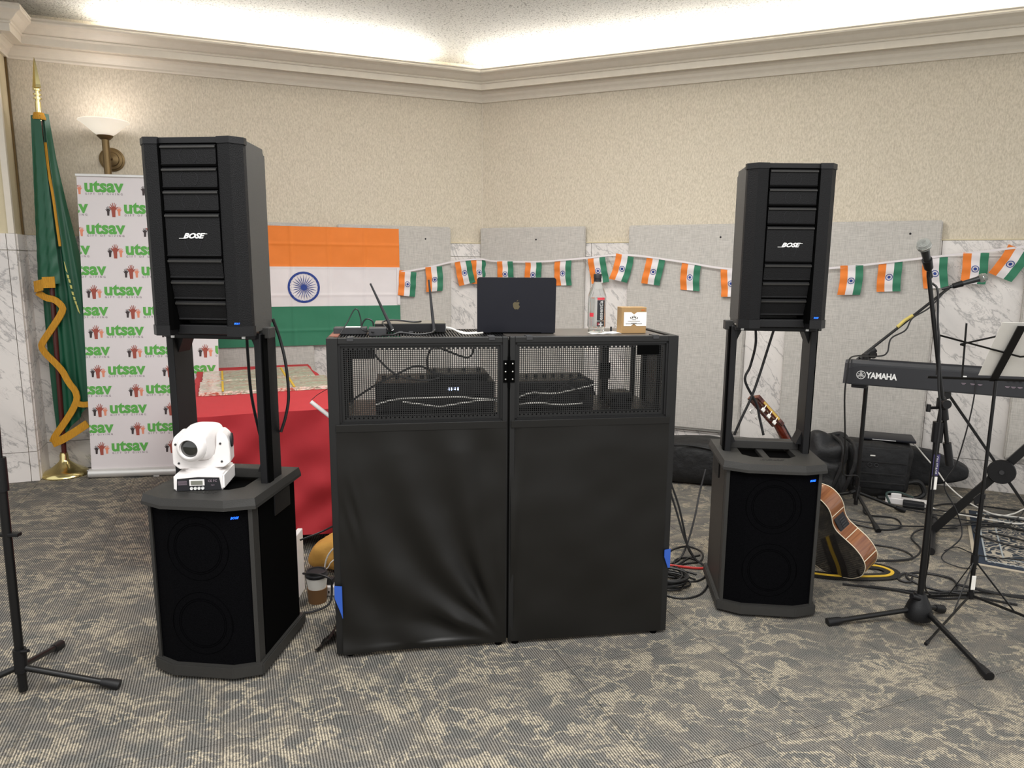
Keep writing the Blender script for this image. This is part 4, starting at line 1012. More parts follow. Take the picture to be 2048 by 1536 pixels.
b.prism([(.158, 1.235), (.172, 1.22), (.185, 1.16), (.172, 1.18)], 0, .002, Matrix.Translation(PF(1.5)) @ Matrix.Translation((0, -.014, -1.5)) @ XZ())
b.build('gold_lettering', mat('pale_gold_print', '#c8c470', .6), fl_)

# ================================================================== WALL SCONCE
SC = WL(2.80, 0, 0)
sn = thing('wall_sconce', 'lit alabaster bowl wall lamp on a bronze stem above the banner', 'lamp', WL(2.80, 0, 2.0))
def SP(s, d, z): return WL(2.80 + s, d, z) - WL(2.80, 0, 2.0)
bx = SP(-.01, .26, 0)
b = MB(); ax = nL.to_track_quat('Z', 'Y').to_matrix().to_4x4()
b.lathe([(.082, .0), (.082, .012), (.07, .016), (.068, .026), (.05, .03), (.046, .042), (.02, .05), (0, .052)], 36, Matrix.Translation(SP(0, 0, 2.24)) @ ax); b.build('wall_rose', M_abrass, sn, True)
b = MB(); b.tube([SP(0, .04, 2.24), SP(0, .24, 2.24)], .012, 10); b.build('arm', M_abrass, sn, True)
b = MB(); b.tube([SP(0, .25, 1.85), SP(0, .25, 2.345)], .023, 16); b.build('stem', M_abrass, sn, True)
b = MB(); b.lathe([(.0, .0), (.03, .0), (.048, .018), (.052, .026), (.03, .03), (0, .03)], 28, Matrix.Translation(SP(0, .25, 2.34))); b.build('cup', M_abrass, sn, True)
M_glow = mat('alabaster_glass', '#f3ead9', .35, emit=.3, var=.12, vscale=9)
b = MB(); b.lathe([(.043, .0), (.07, .018), (.105, .05), (.136, .077), (.155, .088), (.159, .092), (.155, .097), (.131, .083), (.10, .056), (.065, .026), (.038, .008)], 44, Matrix.Translation(SP(0, .25, 2.365))); b.build('glass_bowl', M_glow, sn, True)
pl = bpy.data.lights.new('sconce_bulb', 'POINT'); pl.energy = 1.3; pl.color = (1, .93, .95); pl.shadow_soft_size = .05
po = bpy.data.objects.new('sconce_bulb', pl); C.objects.link(po); po.location = WL(2.80, .25, 2.50)

# ================================================================== LARGE TRICOLOUR FLAG
fg = thing('large_tricolour_flag', 'large saffron, white and green flag with blue wheel pinned to the left wall', 'flag', WL(1.46, .075, .87), math.atan2(-dLt.y, -dLt.x))
FWd, FHt = 1.425, .935
def fy(x, z):
    y = 0
    for k in range(1, 5): y += .006 * math.exp(-((x + FWd / 2 - k * FWd / 5) / .012) ** 2)
    for zz in (.12, .40, .62, .80): y += .004 * math.exp(-((z - zz) / .010) ** 2)
    return -y - .008 * noise.noise(Vector((x * 3, z * 3, 2))) - .004 * noise.noise(Vector((x * 9, z * 9, 5)))
for nm, z0, z1, m_ in (('saffron_stripe', 2 / 3, 1, M_saf), ('white_stripe', 1 / 3, 2 / 3, M_wht), ('green_stripe', 0, 1 / 3, M_grn)):
    b = MB(); b.grid(lambda u, v: (-FWd / 2 + FWd * u, fy(-FWd / 2 + FWd * u, FHt * (z0 + (z1 - z0) * v)), FHt * (z0 + (z1 - z0) * v)), 120, 40); b.build(nm, m_, fg, True, sharp=False)
cxw, czw, Rw = -.058, FHt * .5 - .005, .123
b = MB()
def fpt(r_, a): x = cxw + r_ * math.cos(a); z = czw + r_ * math.sin(a); return Vector((x, fy(x, z) - .004, z))
n = 72
for i in range(n):
    a, c = 2 * PI * i / n, 2 * PI * (i + 1) / n; b.face([fpt(Rw, a), fpt(Rw, c), fpt(Rw * .865, c), fpt(Rw * .865, a)])
for i in range(24):
    a = 2 * PI * i / 24; b.face([fpt(Rw * .14, a - .12), fpt(Rw * .5, a - .045), fpt(Rw * .84, a), fpt(Rw * .5, a + .045), fpt(Rw * .14, a + .12)])
    a += PI / 24; b.face([fpt(Rw * .87, a - .04), fpt(Rw * .83, a), fpt(Rw * .87, a + .04)])
b.face([fpt(Rw * .19, 2 * PI * i / 24) for i in range(24)])
b.build('blue_wheel', M_navy, fg)
b = MB(); b.box(FWd / 2 - .025, FWd / 2, -.008, -.004, FHt * .34, FHt * .66); b.build('hoist_band', M_wht, fg)

# ================================================================== GARLAND OF SMALL FLAGS
ga = thing('flag_garland', 'white string of small saffron white green flags across both walls', 'bunting', WR(0, .08, 1.5))
G0 = ga.location.copy()
sp = [WL(.745, .09, 1.452), WL(.52, .09, 1.492), WL(.269, .09, 1.548), WL(.05, .10, 1.568), WR(.16, .09, 1.552), WR(.55, .09, 1.548), WR(.94, .09, 1.575), WR(1.296, .09, 1.604), WR(1.7, .09, 1.558), WR(2.094, .09, 1.50), WR(2.5, .09, 1.49), WR(2.884, .09, 1.52), WR(3.35, .09, 1.58), WR(3.667, .09, 1.62), WR(3.92, .09, 1.655)]
cp_ = cat_rom(sp, 10)
b = MB(); b.strip([p - G0 for p in cp_], UP, .014, .002, nR); b.build('white_string', M_wht, ga)
def pennant(px0, P, s, ztop, rot, wv):
    c = P(s, .088, ztop) - G0; inw = (P(0, 1, 0) - P(0, 0, 0)).normalized(); xr = inw.cross(UP) * -1
    xr = UP.cross(inw) * -1
    if xr.x < 0: xr = -xr
    A = -UP * math.cos(rot) + xr * math.sin(rot); X = xr * math.cos(rot) + UP * math.sin(rot)
    Wp, Hp = .146, .205
    e = bpy.data.objects.new('small_flag', None)
    def pt(u, v, d=0):
        return c + X * (Wp * (u - .5)) + A * (Hp * v) + inw * (.004 * math.sin(v * 15 + wv) + .012 * v * math.sin(wv) + .008 * math.sin(u * 4 + wv) * v + d) + X * (.012 * math.sin(v * 2.5 + wv) * v)
    pr = None
    for nm, u0, u1, m_ in (('saffron_band', 0, 1 / 3, M_saf), ('white_band', 1 / 3, 2 / 3, M_wht), ('green_band', 2 / 3, 1, M_grn)):
        b = MB(); b.grid(lambda u, v: pt(u0 + (u1 - u0) * u, v), 4, 14)
        if pr is None: pr = b.build('small_flag', m_, ga, True, sharp=False)
        else: b.build(nm, m_, pr, True, sharp=False)
    b = MB(); N_ = 20
    def q(r_, a): return pt(.5 + r_ * math.cos(a) / Wp, .52 + r_ * math.sin(a) / Hp, .003)
    for i in range(N_):
        a, c2 = 2 * PI * i / N_, 2 * PI * (i + 1) / N_; b.face([q(.0225, a), q(.0225, c2), q(.018, c2), q(.018, a)])
    b.face([q(.010, 2 * PI * i / N_) for i in range(N_)]); b.build('blue_wheel', M_navy, pr)
for i, (P, s, z, rot) in enumerate([(WL, .68, 1.462, -.12), (WL, .46, 1.50, .06), (WL, .205, 1.555, .24), (WL, -.0 + .055, 1.562, .0), (WR, .26, 1.55, .0), (WR, .52, 1.545, .0), (WR, .78, 1.56, .03), (WR, 1.065, 1.583, .12), (WR, 1.30, 1.60, -.22), (WR, 1.545, 1.578, -.12), (WR, 1.82, 1.54, -.06), (WR, 2.11, 1.498, .02), (WR, 2.925, 1.53, .02), (WR, 3.165, 1.558, .05), (WR, 3.43, 1.585, .06), (WR, 3.66, 1.618, -.03), (WR, 3.90, 1.640, -.42)]):
    pennant(0, P, s, z, rot, i * 1.7)

# ================================================================== MIC STANDS
def foot_leg(t, hub, foot, r=.0095, nm='leg'):
    b = MB(); b.tube([hub, foot], r, 10); lg = b.build(nm, M_steel, t, True)
    d = (Vector(foot) - Vector(hub)).normalized(); b = MB(); b.tube([Vector(foot) - d * .055, Vector(foot) - d * .04, Vector(foot) + d * .008], r * 1.25, 10, r * 1.75); b.build('rubber_foot', M_blk, lg, True)
# left stand, mostly out of frame
lm = thing('microphone_stand', 'black tripod microphone stand cut by the left frame edge', 'microphone stand', (-1.722, 2.30, 0))
foot_leg(lm, (.012, 0, .10), (.315, .035, .014), .011); foot_leg(lm, (-.012, -.005, .10), (-.27, -.14, .014), .011); foot_leg(lm, (0, .015, .10), (-.06, .30, .014), .011)
b = MB(); b.tube([(.002, 0, .012), (.008, 0, .76)], .0145, 14); b.build('lower_tube', M_steel, lm, True)
b = MB(); b.tube([(.008, 0, .76), (.022, 0, 1.25)], .009, 12); b.build('upper_tube', M_steel, lm, True)
b = MB(); b.tube([(.007, 0, .745), (.008, 0, .86)], .021, 14); b.build('height_clutch', M_blk, lm, True)
b = MB(); b.tube([(.003, 0, .085), (.004, 0, .17)], .021, 14); cl_ = b.build('leg_collar', M_blk, lm, True)
b = MB(); b.tube([(.015, -.01, .165), (.05, -.02, .175)], .006, 8); b.build('collar_screw', M_blk, cl_)
b = MB(); b.box(-.018, .05, -.012, .012, .585, .597, .002); b.build('cable_clip', M_blk, lm)
b = MB(); b.blob((.015, 0, 1.255), (.02, .02, .022), 1, 1, 16, 12); b.build('swivel_ball', M_blk, lm, True)
b = MB(); b.tube([(.015, 0, 1.27), (-.02, -.02, 1.40)], .008, 8); b.tube([(-.03, -.02, 1.40), (.0, -.03, 1.52)], .024, 12); b.build('mic_clip', M_blk, lm, True)

# stand A: big tripod right
ma = thing('microphone_stand', 'black tripod microphone stand with near-vertical boom in the right foreground', 'microphone stand', (1.757, 2.86, 0))
foot_leg(ma, (-.03, 0, .06), (-.395, -.03, .014), .011); foot_leg(ma, (.03, .02, .065), (.155, .09, .018), .011); foot_leg(ma, (.02, -.03, .06), (.02 + .0, -.43, .016), .011)
b = MB(); b.lathe([(.03, .018), (.052, .024), (.056, .05), (.045, .085), (.026, .125), (.022, .135), (0, .135)], 24); hb_ = b.build('cast_hub', M_blk, ma, True)
b = MB(); b.tube([(-.015, -.02, .12), (-.055, -.03, .135)], .011, 10); b.build('hub_knob', M_blk, hb_, True)
b = MB(); b.tube([(0, 0, .12), (.0, 0, .88)], .0125, 14); b.build('lower_tube', M_steel, ma, True)
b = MB(); b.tube([(0, 0, .80), (.0, 0, .885)], .021, 14); b.build('height_clutch', M_blk, ma, True)
b = MB(); b.tube([(0, 0, .87), (.008, 0, .99)], .009, 10); b.build('upper_tube', M_steel, ma, True)
b = MB(); b.tube([(0, 0, .945), (-.05, -.01, .945)], .006, 8); b.tube([(-.055, -.012, .93), (-.055, -.012, .96)], .009, 8); b.build('tee_handle', M_blk, ma, True)
b = MB(); b.box(-.013, .013, -.014, -.0125, .66, .75); st_ = b.build('printed_sticker', mat('purple_sticker', '#3b3560', .5), ma)
text_bm('ON STAGE', .016, Matrix.Translation((0, -.0146, .705)) @ Matrix.Rotation(PI / 2, 4, 'Y') @ XZ(), 0, 0, .0002).build('sticker_print', M_silver, st_)
b = MB(); b.box(-.011, .011, -.0142, -.0125, .60, .655); b.build('white_tag', M_label, ma)
p0, p1 = Vector((.055, -.01, .715)), Vector((-.112, -.02, 1.475))
b = MB(); b.tube([p0, p1], .0085, 10); b.build('boom_tube', M_steel, ma, True)
b = MB(); b.tube([p0 + Vector((.004, 0, -.01)), p0.lerp(p1, .11)], .016, 12); b.build('counterweight', M_blk, ma, True)
b = MB(); b.tube([p0.lerp(p1, .24), p0.lerp(p1, .30)], .017, 12); b.build('boom_clutch', M_blk, ma, True)
q = p0.lerp(p1, .33); b = MB(); b.lathe([(0, 0), (.018, 0), (.018, .02), (0, .02)], 18, Matrix.Translation(q + Vector((.0, -.012, 0))) @ Matrix.Rotation(PI / 2, 4, 'X')); b.box(q.x - .014, q.x + .014, -.02, .01, q.z - .02, q.z + .02, .004); b.build('boom_pivot', M_blk, ma, True)
def microphone(label, gp, hp, r=.0185, wd=1.0):
    gp, hp = Vector(gp), Vector(hp); t = thing('microphone', label, 'microphone', gp); d = (hp - gp); Ln = d.length; d.normalize()
    Mx = d.to_track_quat('Z', 'Y').to_matrix().to_4x4()
    b = MB(); b.lathe([(0, 0), (.0095, 0), (.010, .01), (.0125, .05), (.0165, Ln * .72), (.019, Ln * .78), (0, Ln * .78)], 20, Mx); b.build('handle', mat('mic_grey', '#3b3d3e', .35, .5), t, True)
    b = MB(); b.lathe([(.018, Ln * .77), (.0245, Ln * .80), (.0255, Ln * .85), (.0255, Ln * .88), (.022, Ln * .96), (.010, Ln), (0, Ln)], 24, Mx); b.build('mesh_head', mat('mic_mesh', '#a9aba6', .35, .7, bump=1, bscale=500), t, True)
    b = MB(); b.lathe([(.0262, Ln * .855), (.0268, Ln * .865), (.0262, Ln * .875)], 24, Mx); b.build('silver_band', M_chrome, t, True)
    b = MB(); b.lathe([(.0, -.045), (.006, -.045), (.0085, -.04), (.0085, -.004), (.0, -.002)], 14, Mx); b.build('plug', M_grey, t, True)
    b = MB(); b.lathe([(.0125, .012), (.016, .015), (.0185, .065), (.0155, .065)], 16, Mx); b.build('clip', M_blk, t, True)
    return t
microphone('grey microphone with silver ball pointing up on the near-vertical boom', (1.638, 2.83, 1.50), (1.548, 2.735, 1.608))
MB_ = bar((1.757 - .112, 2.84, 1.475), (1.640, 2.835, 1.50), .009, 8); tag(MB_.build('mic_swivel', M_blk, smooth=True, base=True), 'small black swivel between the near-vertical boom and its microphone', 'swivel')
cable([(1.672, 2.86, 1.45), (1.685, 2.84, 1.42), (1.692, 2.83, 1.3), (1.70, 2.82, 1.22), (1.715, 2.82, 1.05), (1.735, 2.82, .94), (1.74, 2.825, .85), (1.742, 2.83, .6), (1.80, 2.9, .3), (1.86, 3.0, .1), (1.97, 3.1, .01), (2.1, 3.15, .008), (2.4, 3.1, .008)], .0042, M_cab, 'black microphone cable winding down the near-vertical boom stand')

# stand B: behind the keyboard
mbx = thing('microphone_stand', 'black boom stand behind the keyboard, boom rising to the right', 'microphone stand', (2.143, 4.24, 0))
foot_leg(mbx, (0, 0, .135), (-.02, -.32, .014), .010); foot_leg(mbx, (.01, .01, .135), (.315, .03, .014), .010); foot_leg(mbx, (-.01, .01, .135), (-.25, .23, .014), .010)
b = MB(); b.tube([(0, 0, .06), (0, 0, .98)], .0125, 12); b.build('lower_tube', M_steel, mbx, True)
b = MB(); b.tube([(0, 0, .10), (0, 0, .175)], .02, 12); cc = b.build('leg_collar', M_blk, mbx, True)
b = MB(); b.tube([(-.02, -.01, .15), (-.055, -.03, .145)], .011, 8); b.build('collar_screw', M_blk, cc)
b = MB(); b.tube([(-.03, -.02, .965), (-.03, -.02, 1.0)], .02, 10); b.tube([(-.055, -.01, .97), (.03, -.01, 1.03)], .017, 10); b.lathe([(0, 0), (.022, 0), (.022, .03), (0, .03)], 16, Matrix.Translation((.01, -.005, 1.0)) @ Matrix.Rotation(PI / 2, 4, 'X')); b.build('boom_pivot', M_blk, mbx, True)
b = MB(); b.tube([(-.07, 0, .965), (.44, 0, 1.40 - .0)], .0085, 10); b.build('boom_tube', M_steel, mbx, True)
b = MB(); b.tube([(.15, -.008, 1.165), (.19, -.008, 1.205), (.235, -.008, 1.235)], .0095, 8); o = b.build('yellow_wrap', mat('yellow_wrap', '#c3b05e', .6), mbx, True)
microphone('grey microphone with silver ball pointing right on the boom behind the keyboard', (2.575, 4.22, 1.405), (2.75, 4.16, 1.468))
cable([(2.56, 4.22, 1.395), (2.52, 4.2, 1.36), (2.45, 4.2, 1.28), (2.36, 4.2, 1.22), (2.32, 4.19, 1.15), (2.24, 4.19, 1.10), (2.22, 4.18, 1.02), (2.16, 4.15, 1.0), (2.0, 4.08, 1.01), (1.90, 3.97, 1.005), (1.885, 3.95, .95), (1.88, 3.95, .80), (1.93, 4.0, .5), (1.98, 4.1, .3), (2.12, 4.19, .25), (2.12, 4.19, .1)], .0045, M_cab, 'black cable sagging from the far boom over the keyboard end')

# ================================================================== KEYBOARD AND X STAND
KZ = .862; K0 = Vector((1.882, 3.985, KZ)); KX = Vector((.851, -.525, 0)); KA = math.atan2(KX.y, KX.x)
kb = thing('electronic_keyboard', 'dark grey electronic keyboard with maker name on its back, on the X stand', 'keyboard', K0, KA)
b = MB()
pr_ = [(.0, .0), (.02, .0), (.29, .0), (.30, .02), (.30, .055), (.27, .06), (.12, .105), (.05, .137), (.02, .137), (.004, .12)]
def kbody(x0, x1, mb, f=1): mb.prism([(y, z) for y, z in pr_], x0, x1, Matrix(((0, 0, 1, 0), (1, 0, 0, 0), (0, 1, 0, 0), (0, 0, 0, 1))))
kbody(.03, 1.30, b); b.build('body', M_kb, kb)
b = MB(); M_ = Matrix(((0, 0, 1, 0), (1, 0, 0, 0), (0, 1, 0, 0), (0, 0, 0, 1)))
b.prism([(y, z) for y, z in pr_], 0, .03, M_, top=None); 
b.b.verts.ensure_lookup_table()
for v in b.b.verts:
    if v.co.x < .01: v.co.y = .02 + v.co.y * .92; v.co.z = v.co.z * .96; v.co.x = .0 + (.137 - v.co.z) * -.04
b.build('end_cheek', mat('keyboard_grey', '#3a3b3f', .5), kb)
b = MB(); arc = [(.01, .075)] + [(.01 + .12 * (1 - math.cos(a)), .075 + .035 * math.sin(a)) for a in [PI / 2 * i / 8 for i in range(9)]] + [(1.29, .11), (1.29, .006), (.01, .006)]
b.prism(arc[1:], 0, .004, XZ(0, -.0005, 0)); b.build('rear_panel', mat('rear_panel_grey', '#222327', .55), kb)
b = MB(); b.box(.04, .12, .02, .1, -.022, 0, .004); b.build('foot', M_ink, kb)
b = MB(); 
n = 40; R1 = .030
cx_, cz_ = .088, .058
def kp(r_, a): return Vector((cx_ + r_ * math.cos(a) * .78, -.0062, cz_ + r_ * math.sin(a) * .78))
for i in range(n):
    a, c = 2 * PI * i / n, 2 * PI * (i + 1) / n; b.face([kp(.030, a), kp(.030, c), kp(.0265, c), kp(.0265, a)])
for i in range(3):
    a = PI / 2 + i * 2 * PI / 3; d = Vector((math.cos(a), 0, math.sin(a))); s_ = Vector((-d.z, 0, d.x)); c0 = Vector((cx_, -.0062, cz_)); d = d * .78; s_ = s_ * .78
    b.face([c0 - d * .022 - s_ * .0012, c0 + d * .010 - s_ * .0012, c0 + d * .010 + s_ * .0012, c0 - d * .022 + s_ * .0012])
    for k in (-1, 0, 1):
        e = c0 + s_ * k * .005; b.face([e + d * .008 - s_ * .001, e + d * .025 - s_ * .001, e + d * .025 + s_ * .001, e + d * .008 + s_ * .001])
    b.face([c0 + d * .009 - s_ * .006, c0 + d * .009 + s_ * .006, c0 + d * .007 + s_ * .006, c0 + d * .007 - s_ * .006])
b.build('fork_emblem', M_silver, kb)
text_bm('YAMAHA', .046, XZ(.190, -.0062, .057), .0016, 0, .0004, spacing=.94, sx=.82).build('maker_lettering', M_silver, kb)
for x in (.615, .648, .765, .79, .815): 
    b = MB(); b.lathe([(.0075, 0), (.0075, .003), (.0045, .003), (.0045, .0)], 14, Matrix.Translation((x, -.006, .085)) @ Matrix.Rotation(PI / 2, 4, 'X')); b.build('jack_socket', M_ink, kb)
b = MB(); b.box(.568, .586, -.008, -.006, .078, .094); b.build('usb_port', M_silver, kb)
b = MB()
for x in (.565, .605, .638, .755, .780, .808): b.box(x, x + .02, -.0068, -.006, .053, .056); b.box(x + .004, x + .016, -.0068, -.006, .049, .051)
b.build('socket_print', M_tgrey, kb)
for i in range(52):
    b = MB(); b.box(.06 + i * .0232, .06 + i * .0232 + .0225, .155, .297, .075, .088, 0); b.build('white_key', M_keyw, kb)
b = MB(); b.box(.12, 1.2, .03, .05, .1365, .145); b.build('music_rest_slot', M_ink, kb)
xs = thing('keyboard_stand', 'black X-shaped stand under the keyboard', 'stand', K0 + KX * .794 + Vector((.525, .851, 0)) * .172 - UP * KZ, KA)
for s in (-1, 1):
    b = MB(); b.strip([(-s * .285, s * .012, .035), (s * .285, s * .012, .835)], (.8, 0, -.57), .042, .02, (0, 1, 0)); b.build('cross_leg', M_steel, xs)
    b = MB(); b.tube([(s * .285, -.30, .022), (s * .285, .24, .022)], .018, 12); fb = b.build('foot_bar', M_blk, xs, True)
    for y in (-.32, .24):
        b = MB(); b.tube([(s * .285, y, .022), (s * .285, y + .045, .022)], .0215, 12); b.build('end_cap', M_blk, fb, True)
    b = MB(); b.tube([(s * .285, -.17, .842), (s * .285, .17, .842)], .018, 12); b.build('support_arm', M_blk, xs, True)
b = MB(); b.lathe([(0, -.04), (.062, -.04), (.066, -.034), (.066, -.026), (0, -.026)], 32, Matrix.Translation((0, 0, .435)) @ Matrix.Rotation(-PI / 2, 4, 'X')); hbp = b.build('locking_disc', M_blk, xs, True)
b = MB(); b.lathe([(0, -.05), (.012, -.05), (.012, -.04), (0, -.04)], 14, Matrix.Translation((0, 0, .435)) @ Matrix.Rotation(-PI / 2, 4, 'X')); b.build('bolt', M_grey, hbp, True)

# ================================================================== MUSIC STAND
ms = thing('music_stand', 'black folding wire music stand with papers at the right edge', 'music stand', (2.055, 2.98, 0))
for f in ((-.165, .11, .008), (-.37, -.31, .008), (.30, -.26, .008)):
    top = Vector((0, 0, .235)); bot = Vector((0, 0, .07)); f = Vector(f)
    b = MB(); b.strip([bot, f], UP, .011, .005, Vector((f.y, -f.x, 0))); lg = b.build('leg', M_steel, ms)
    b = MB(); b.strip([top, bot.lerp(f, .42)], UP, .010, .004, Vector((f.y, -f.x, 0))); b.build('leg_brace', M_steel, ms)
    b = MB(); b.tube([f - (f - bot).normalized() * .02, f + (f - bot).normalized() * .004], .007, 8); b.build('rubber_foot', M_blk, lg)
b = MB(); b.tube([(0, 0, .06), (0, 0, .52)], .0095, 12); b.build('lower_tube', M_steel, ms, True)
b = MB(); b.tube([(0, 0, .52), (0, 0, 1.04)], .007, 12); b.build('upper_tube', M_steel, ms, True)
b = MB(); b.tube([(0, 0, .215), (0, 0, .26)], .015, 12); b.tube([(0, 0, .055), (0, 0, .085)], .014, 12); b.build('leg_collar', M_blk, ms, True)
b = MB(); b.tube([(0, 0, .52), (0, 0, .54)], .013, 10); b.prism([(-.04, .52), (-.012, .545), (-.012, .50), (-.03, .49)], 0, .006, XZ()); b.build('wing_screw', M_blk, ms)
b = MB(); b.box(-.009, .009, -.0112, -.0095, .10, .165); b.build('white_tag', M_label, ms)
# desk
dX = Vector((.978, -.21, 0)).normalized(); dU = Vector((-.05, -.20, .245)).normalized(); DB = Vector((-.01, .0, 1.045))
def DK(x, v, d=0): nn = dX.cross(dU).normalized(); return DB + dX * x + dU * v + nn * d
NN = dX.cross(dU).normalized()
b = MB(); b.strip([DK(0, -.01), DK(0, .315)], dX, .030, .005, NN); b.build('desk_spine', M_steel, ms)
b = MB(); b.strip([DK(-.255, .0), DK(.255, .0)], dU, .012, .004, NN); b.build('desk_lip', M_steel, ms)
def W_(x, y, z): return Vector((x, y, z)) - Vector((2.055, 2.98, 0))
A1, A2, A3, A4 = W_(1.769, 2.97, 1.235), W_(1.785, 2.99, 1.068), W_(1.845, 2.95, 1.20), W_(1.868, 2.96, 1.285)
arms = [(A1, A2), (A4, W_(1.89, 2.985, 1.06)), (A1, W_(2.07, 2.91, 1.155)), (A3, W_(2.115, 2.90, 1.275)), (A3, A3 + Vector((.02, 0, -.006))),
        (W_(2.07, 2.91, 1.155), W_(2.38, 2.80, 1.20)), (W_(2.115, 2.90, 1.275), W_(2.33, 2.82, 1.18)), (W_(2.38, 2.80, 1.20), W_(2.33, 2.87, 1.045)), (W_(2.28, 2.80, 1.26), W_(2.24, 2.89, 1.05))]
for p, q in arms:
    p = p + Vector((0, -.035, 0)); q = q + Vector((0, -.035, 0)); b = MB(); b.strip([p, q], dU if abs((q - p).normalized().dot(dU)) < .7 else dX, .007, .004, NN); b.build('desk_arm', M_steel, ms)
for k in range(3):
    b = MB(); o_ = .010 + k * .004; V_ = [DK(-.06 + k * .012, .012, -o_), DK(.17 + k * .012, .012, -o_), DK(.165 + k * .012, .318 - k * .004, -o_ - .008), DK(-.065 + k * .012, .318 - k * .004, -o_ - .008)]
    V_ = [v + ms.location for v in V_]
    b.face(V_); b.face([v - NN * .0012 for v in V_][::-1])
    for i in range(4): j = (i + 1) % 4; b.face([V_[i], V_[j], V_[j] - NN * .0012, V_[i] - NN * .0012])
    tag(b.build('sheet_music', M_label, base=True), ['white sheet of paper nearest to us on the music stand', 'middle white sheet on the music stand', 'farthest white sheet on the music stand'][k], 'paper', 'papers on the music stand')

# ================================================================== GUITAR
ga_ = Vector((-.50, .05, .86)).normalized(); gn = Vector((-.80, -.45, -.40)); gn = (gn - ga_ * gn.dot(ga_)).normalized(); gw = ga_.cross(gn).normalized()
if gw.y > 0: gw = -gw
GP = Vector((1.672, 3.31, .03))
Mg = Matrix((gw, ga_, gn)).transposed().to_4x4(); Mg.translation = GP     # local x: width toward us, y: along neck, z: face normal
gt_ = thing('acoustic_guitar', 'glossy mahogany acoustic guitar leaning behind the right subwoofer', 'guitar', M=Mg)
def outline(n=60):
    pts = []
    key = [(0, 0), (.06, .004), (.125, .03), (.172, .08), (.186, .13), (.175, .185), (.145, .235), (.118, .28), (.118, .32), (.135, .365), (.14, .41), (.12, .455), (.08, .478), (.03, .485), (0, .485)]
    P = cat_rom([Vector((x, y, 0)) for x, y in key], 4)
    return [(p.x, p.y) for p in P]
hf = outline(); full = hf + [(-x, y) for x, y in hf[::-1][1:-1]]
DP = .095
b = MB(); n = len(full)
for z0, z1 in ((-DP / 2, DP / 2),):
    A = [b.b.verts.new((x, y, z0)) for x, y in full]; B = [b.b.verts.new((x, y, z1)) for x, y in full]
    for i in range(n): j = (i + 1) % n; b.b.faces.new((A[i], A[j], B[j], B[i]))
rim = b.build('body_side', M_gwood, gt_, True)
for z, nm, m_ in ((DP / 2, 'back_plate', M_gtop), (-DP / 2, 'soundboard', mat('spruce_top', '#c79a5c', .3))):
    b = MB(); b.prism(full, z - .0015, z + .0015); pl_ = b.build(nm, m_, gt_)
    b = MB(); b.tube([(x * 1.004, y, z) for x, y in full] + [(full[0][0], full[0][1], z)], .0022, 6); b.build('edge_binding', M_binding, gt_)
for yy in (.115, .235, .355):
    x = max(px_ for px_, py_ in [min(hf, key=lambda p: abs(p[1] - yy) + (0 if p[0] > .05 else 1))]); b = MB(); b.box(x - .0005, x + .0015, yy - .0015, yy + .0015, -DP / 2, DP / 2); b.build('white_band', M_binding, gt_)
b = MB(); b.box(.117, .125, .262, .335, -.036, .034, .003); pa = b.build('preamp', M_ink, gt_)
for i in range(4):
    b = MB(); b.box(.124, .1275, .275 + i * .013, .28 + i * .013, -.02, .01); b.build('slider', M_grey, pa)
b = MB(); b.lathe([(.048, 0), (.058, 0), (.058, .001), (.048, .001)], 32, Matrix.Translation((0, .33, -DP / 2 - .003))); b.build('rosette', mat('red_rosette', '#7a1c20', .4), gt_)
b = MB(); b.box(-.06, .06, .11, .135, -DP / 2 - .009, -DP / 2 - .001, .002); b.build('bridge', M_neck, gt_)
b = MB(); b.prism([(-.03, .40), (.03, .40), (.026, .815), (-.026, .815)], -DP / 2 - .007, -DP / 2 - .001); b.build('fingerboard', M_ink, gt_)
b = MB()
def nk(u, v):
    y = .46 + .37 * v; w_ = .03 - .004 * v; a = PI * u; return (w_ * math.cos(a), y, -DP / 2 + .002 + .024 * math.sin(a) * (1 + (.6 if v < .06 else 0)))
b.grid(nk, 10, 14); b.face([nk(i / 10, 1) for i in range(11)]); b.build('neck', M_neck, gt_, True)
# headstock: slotted, tilted back
Hm = Matrix.Translation((0, .815, -DP / 2 + .016)) @ Matrix.Rotation(R(15), 4, 'X')
b = MB()
for (x0, x1, y0, y1) in ((-.036, -.026, 0, .19), (.026, .036, 0, .19), (-.008, .008, 0, .19), (-.036, .036, -.0, .025), (-.036, .036, .165, .195)):
    b.box(x0, x1, y0, y1, -.02, 0, .001, Hm)
hs_ = b.build('headstock', M_neck, gt_)
b = MB(); b.box(.036, .0385, .035, .155, -.016, -.003, 0, Hm); b.build('tuner_plate', M_goldm, hs_)
b = MB(); b.box(-.0385, -.036, .035, .155, -.016, -.003, 0, Hm); b.build('tuner_plate', M_goldm, hs_)
for s in (-1, 1):
    for i in range(3):
        y = .05 + i * .043
        b = MB(); b.tube([Hm @ Vector((s * .038, y, -.008)), Hm @ Vector((s * .041, y, .018))], .0022, 6); b.box(s * .041 - .004, s * .041 + .004, y - .009, y + .009, .016, .034, .002, Hm); b.build('tuning_peg', M_label, hs_)
        b = MB(); b.tube([Hm @ Vector((-.03, y, -.01)), Hm @ Vector((.03, y, -.01))], .005, 8); b.build('string_roller', M_binding, hs_)
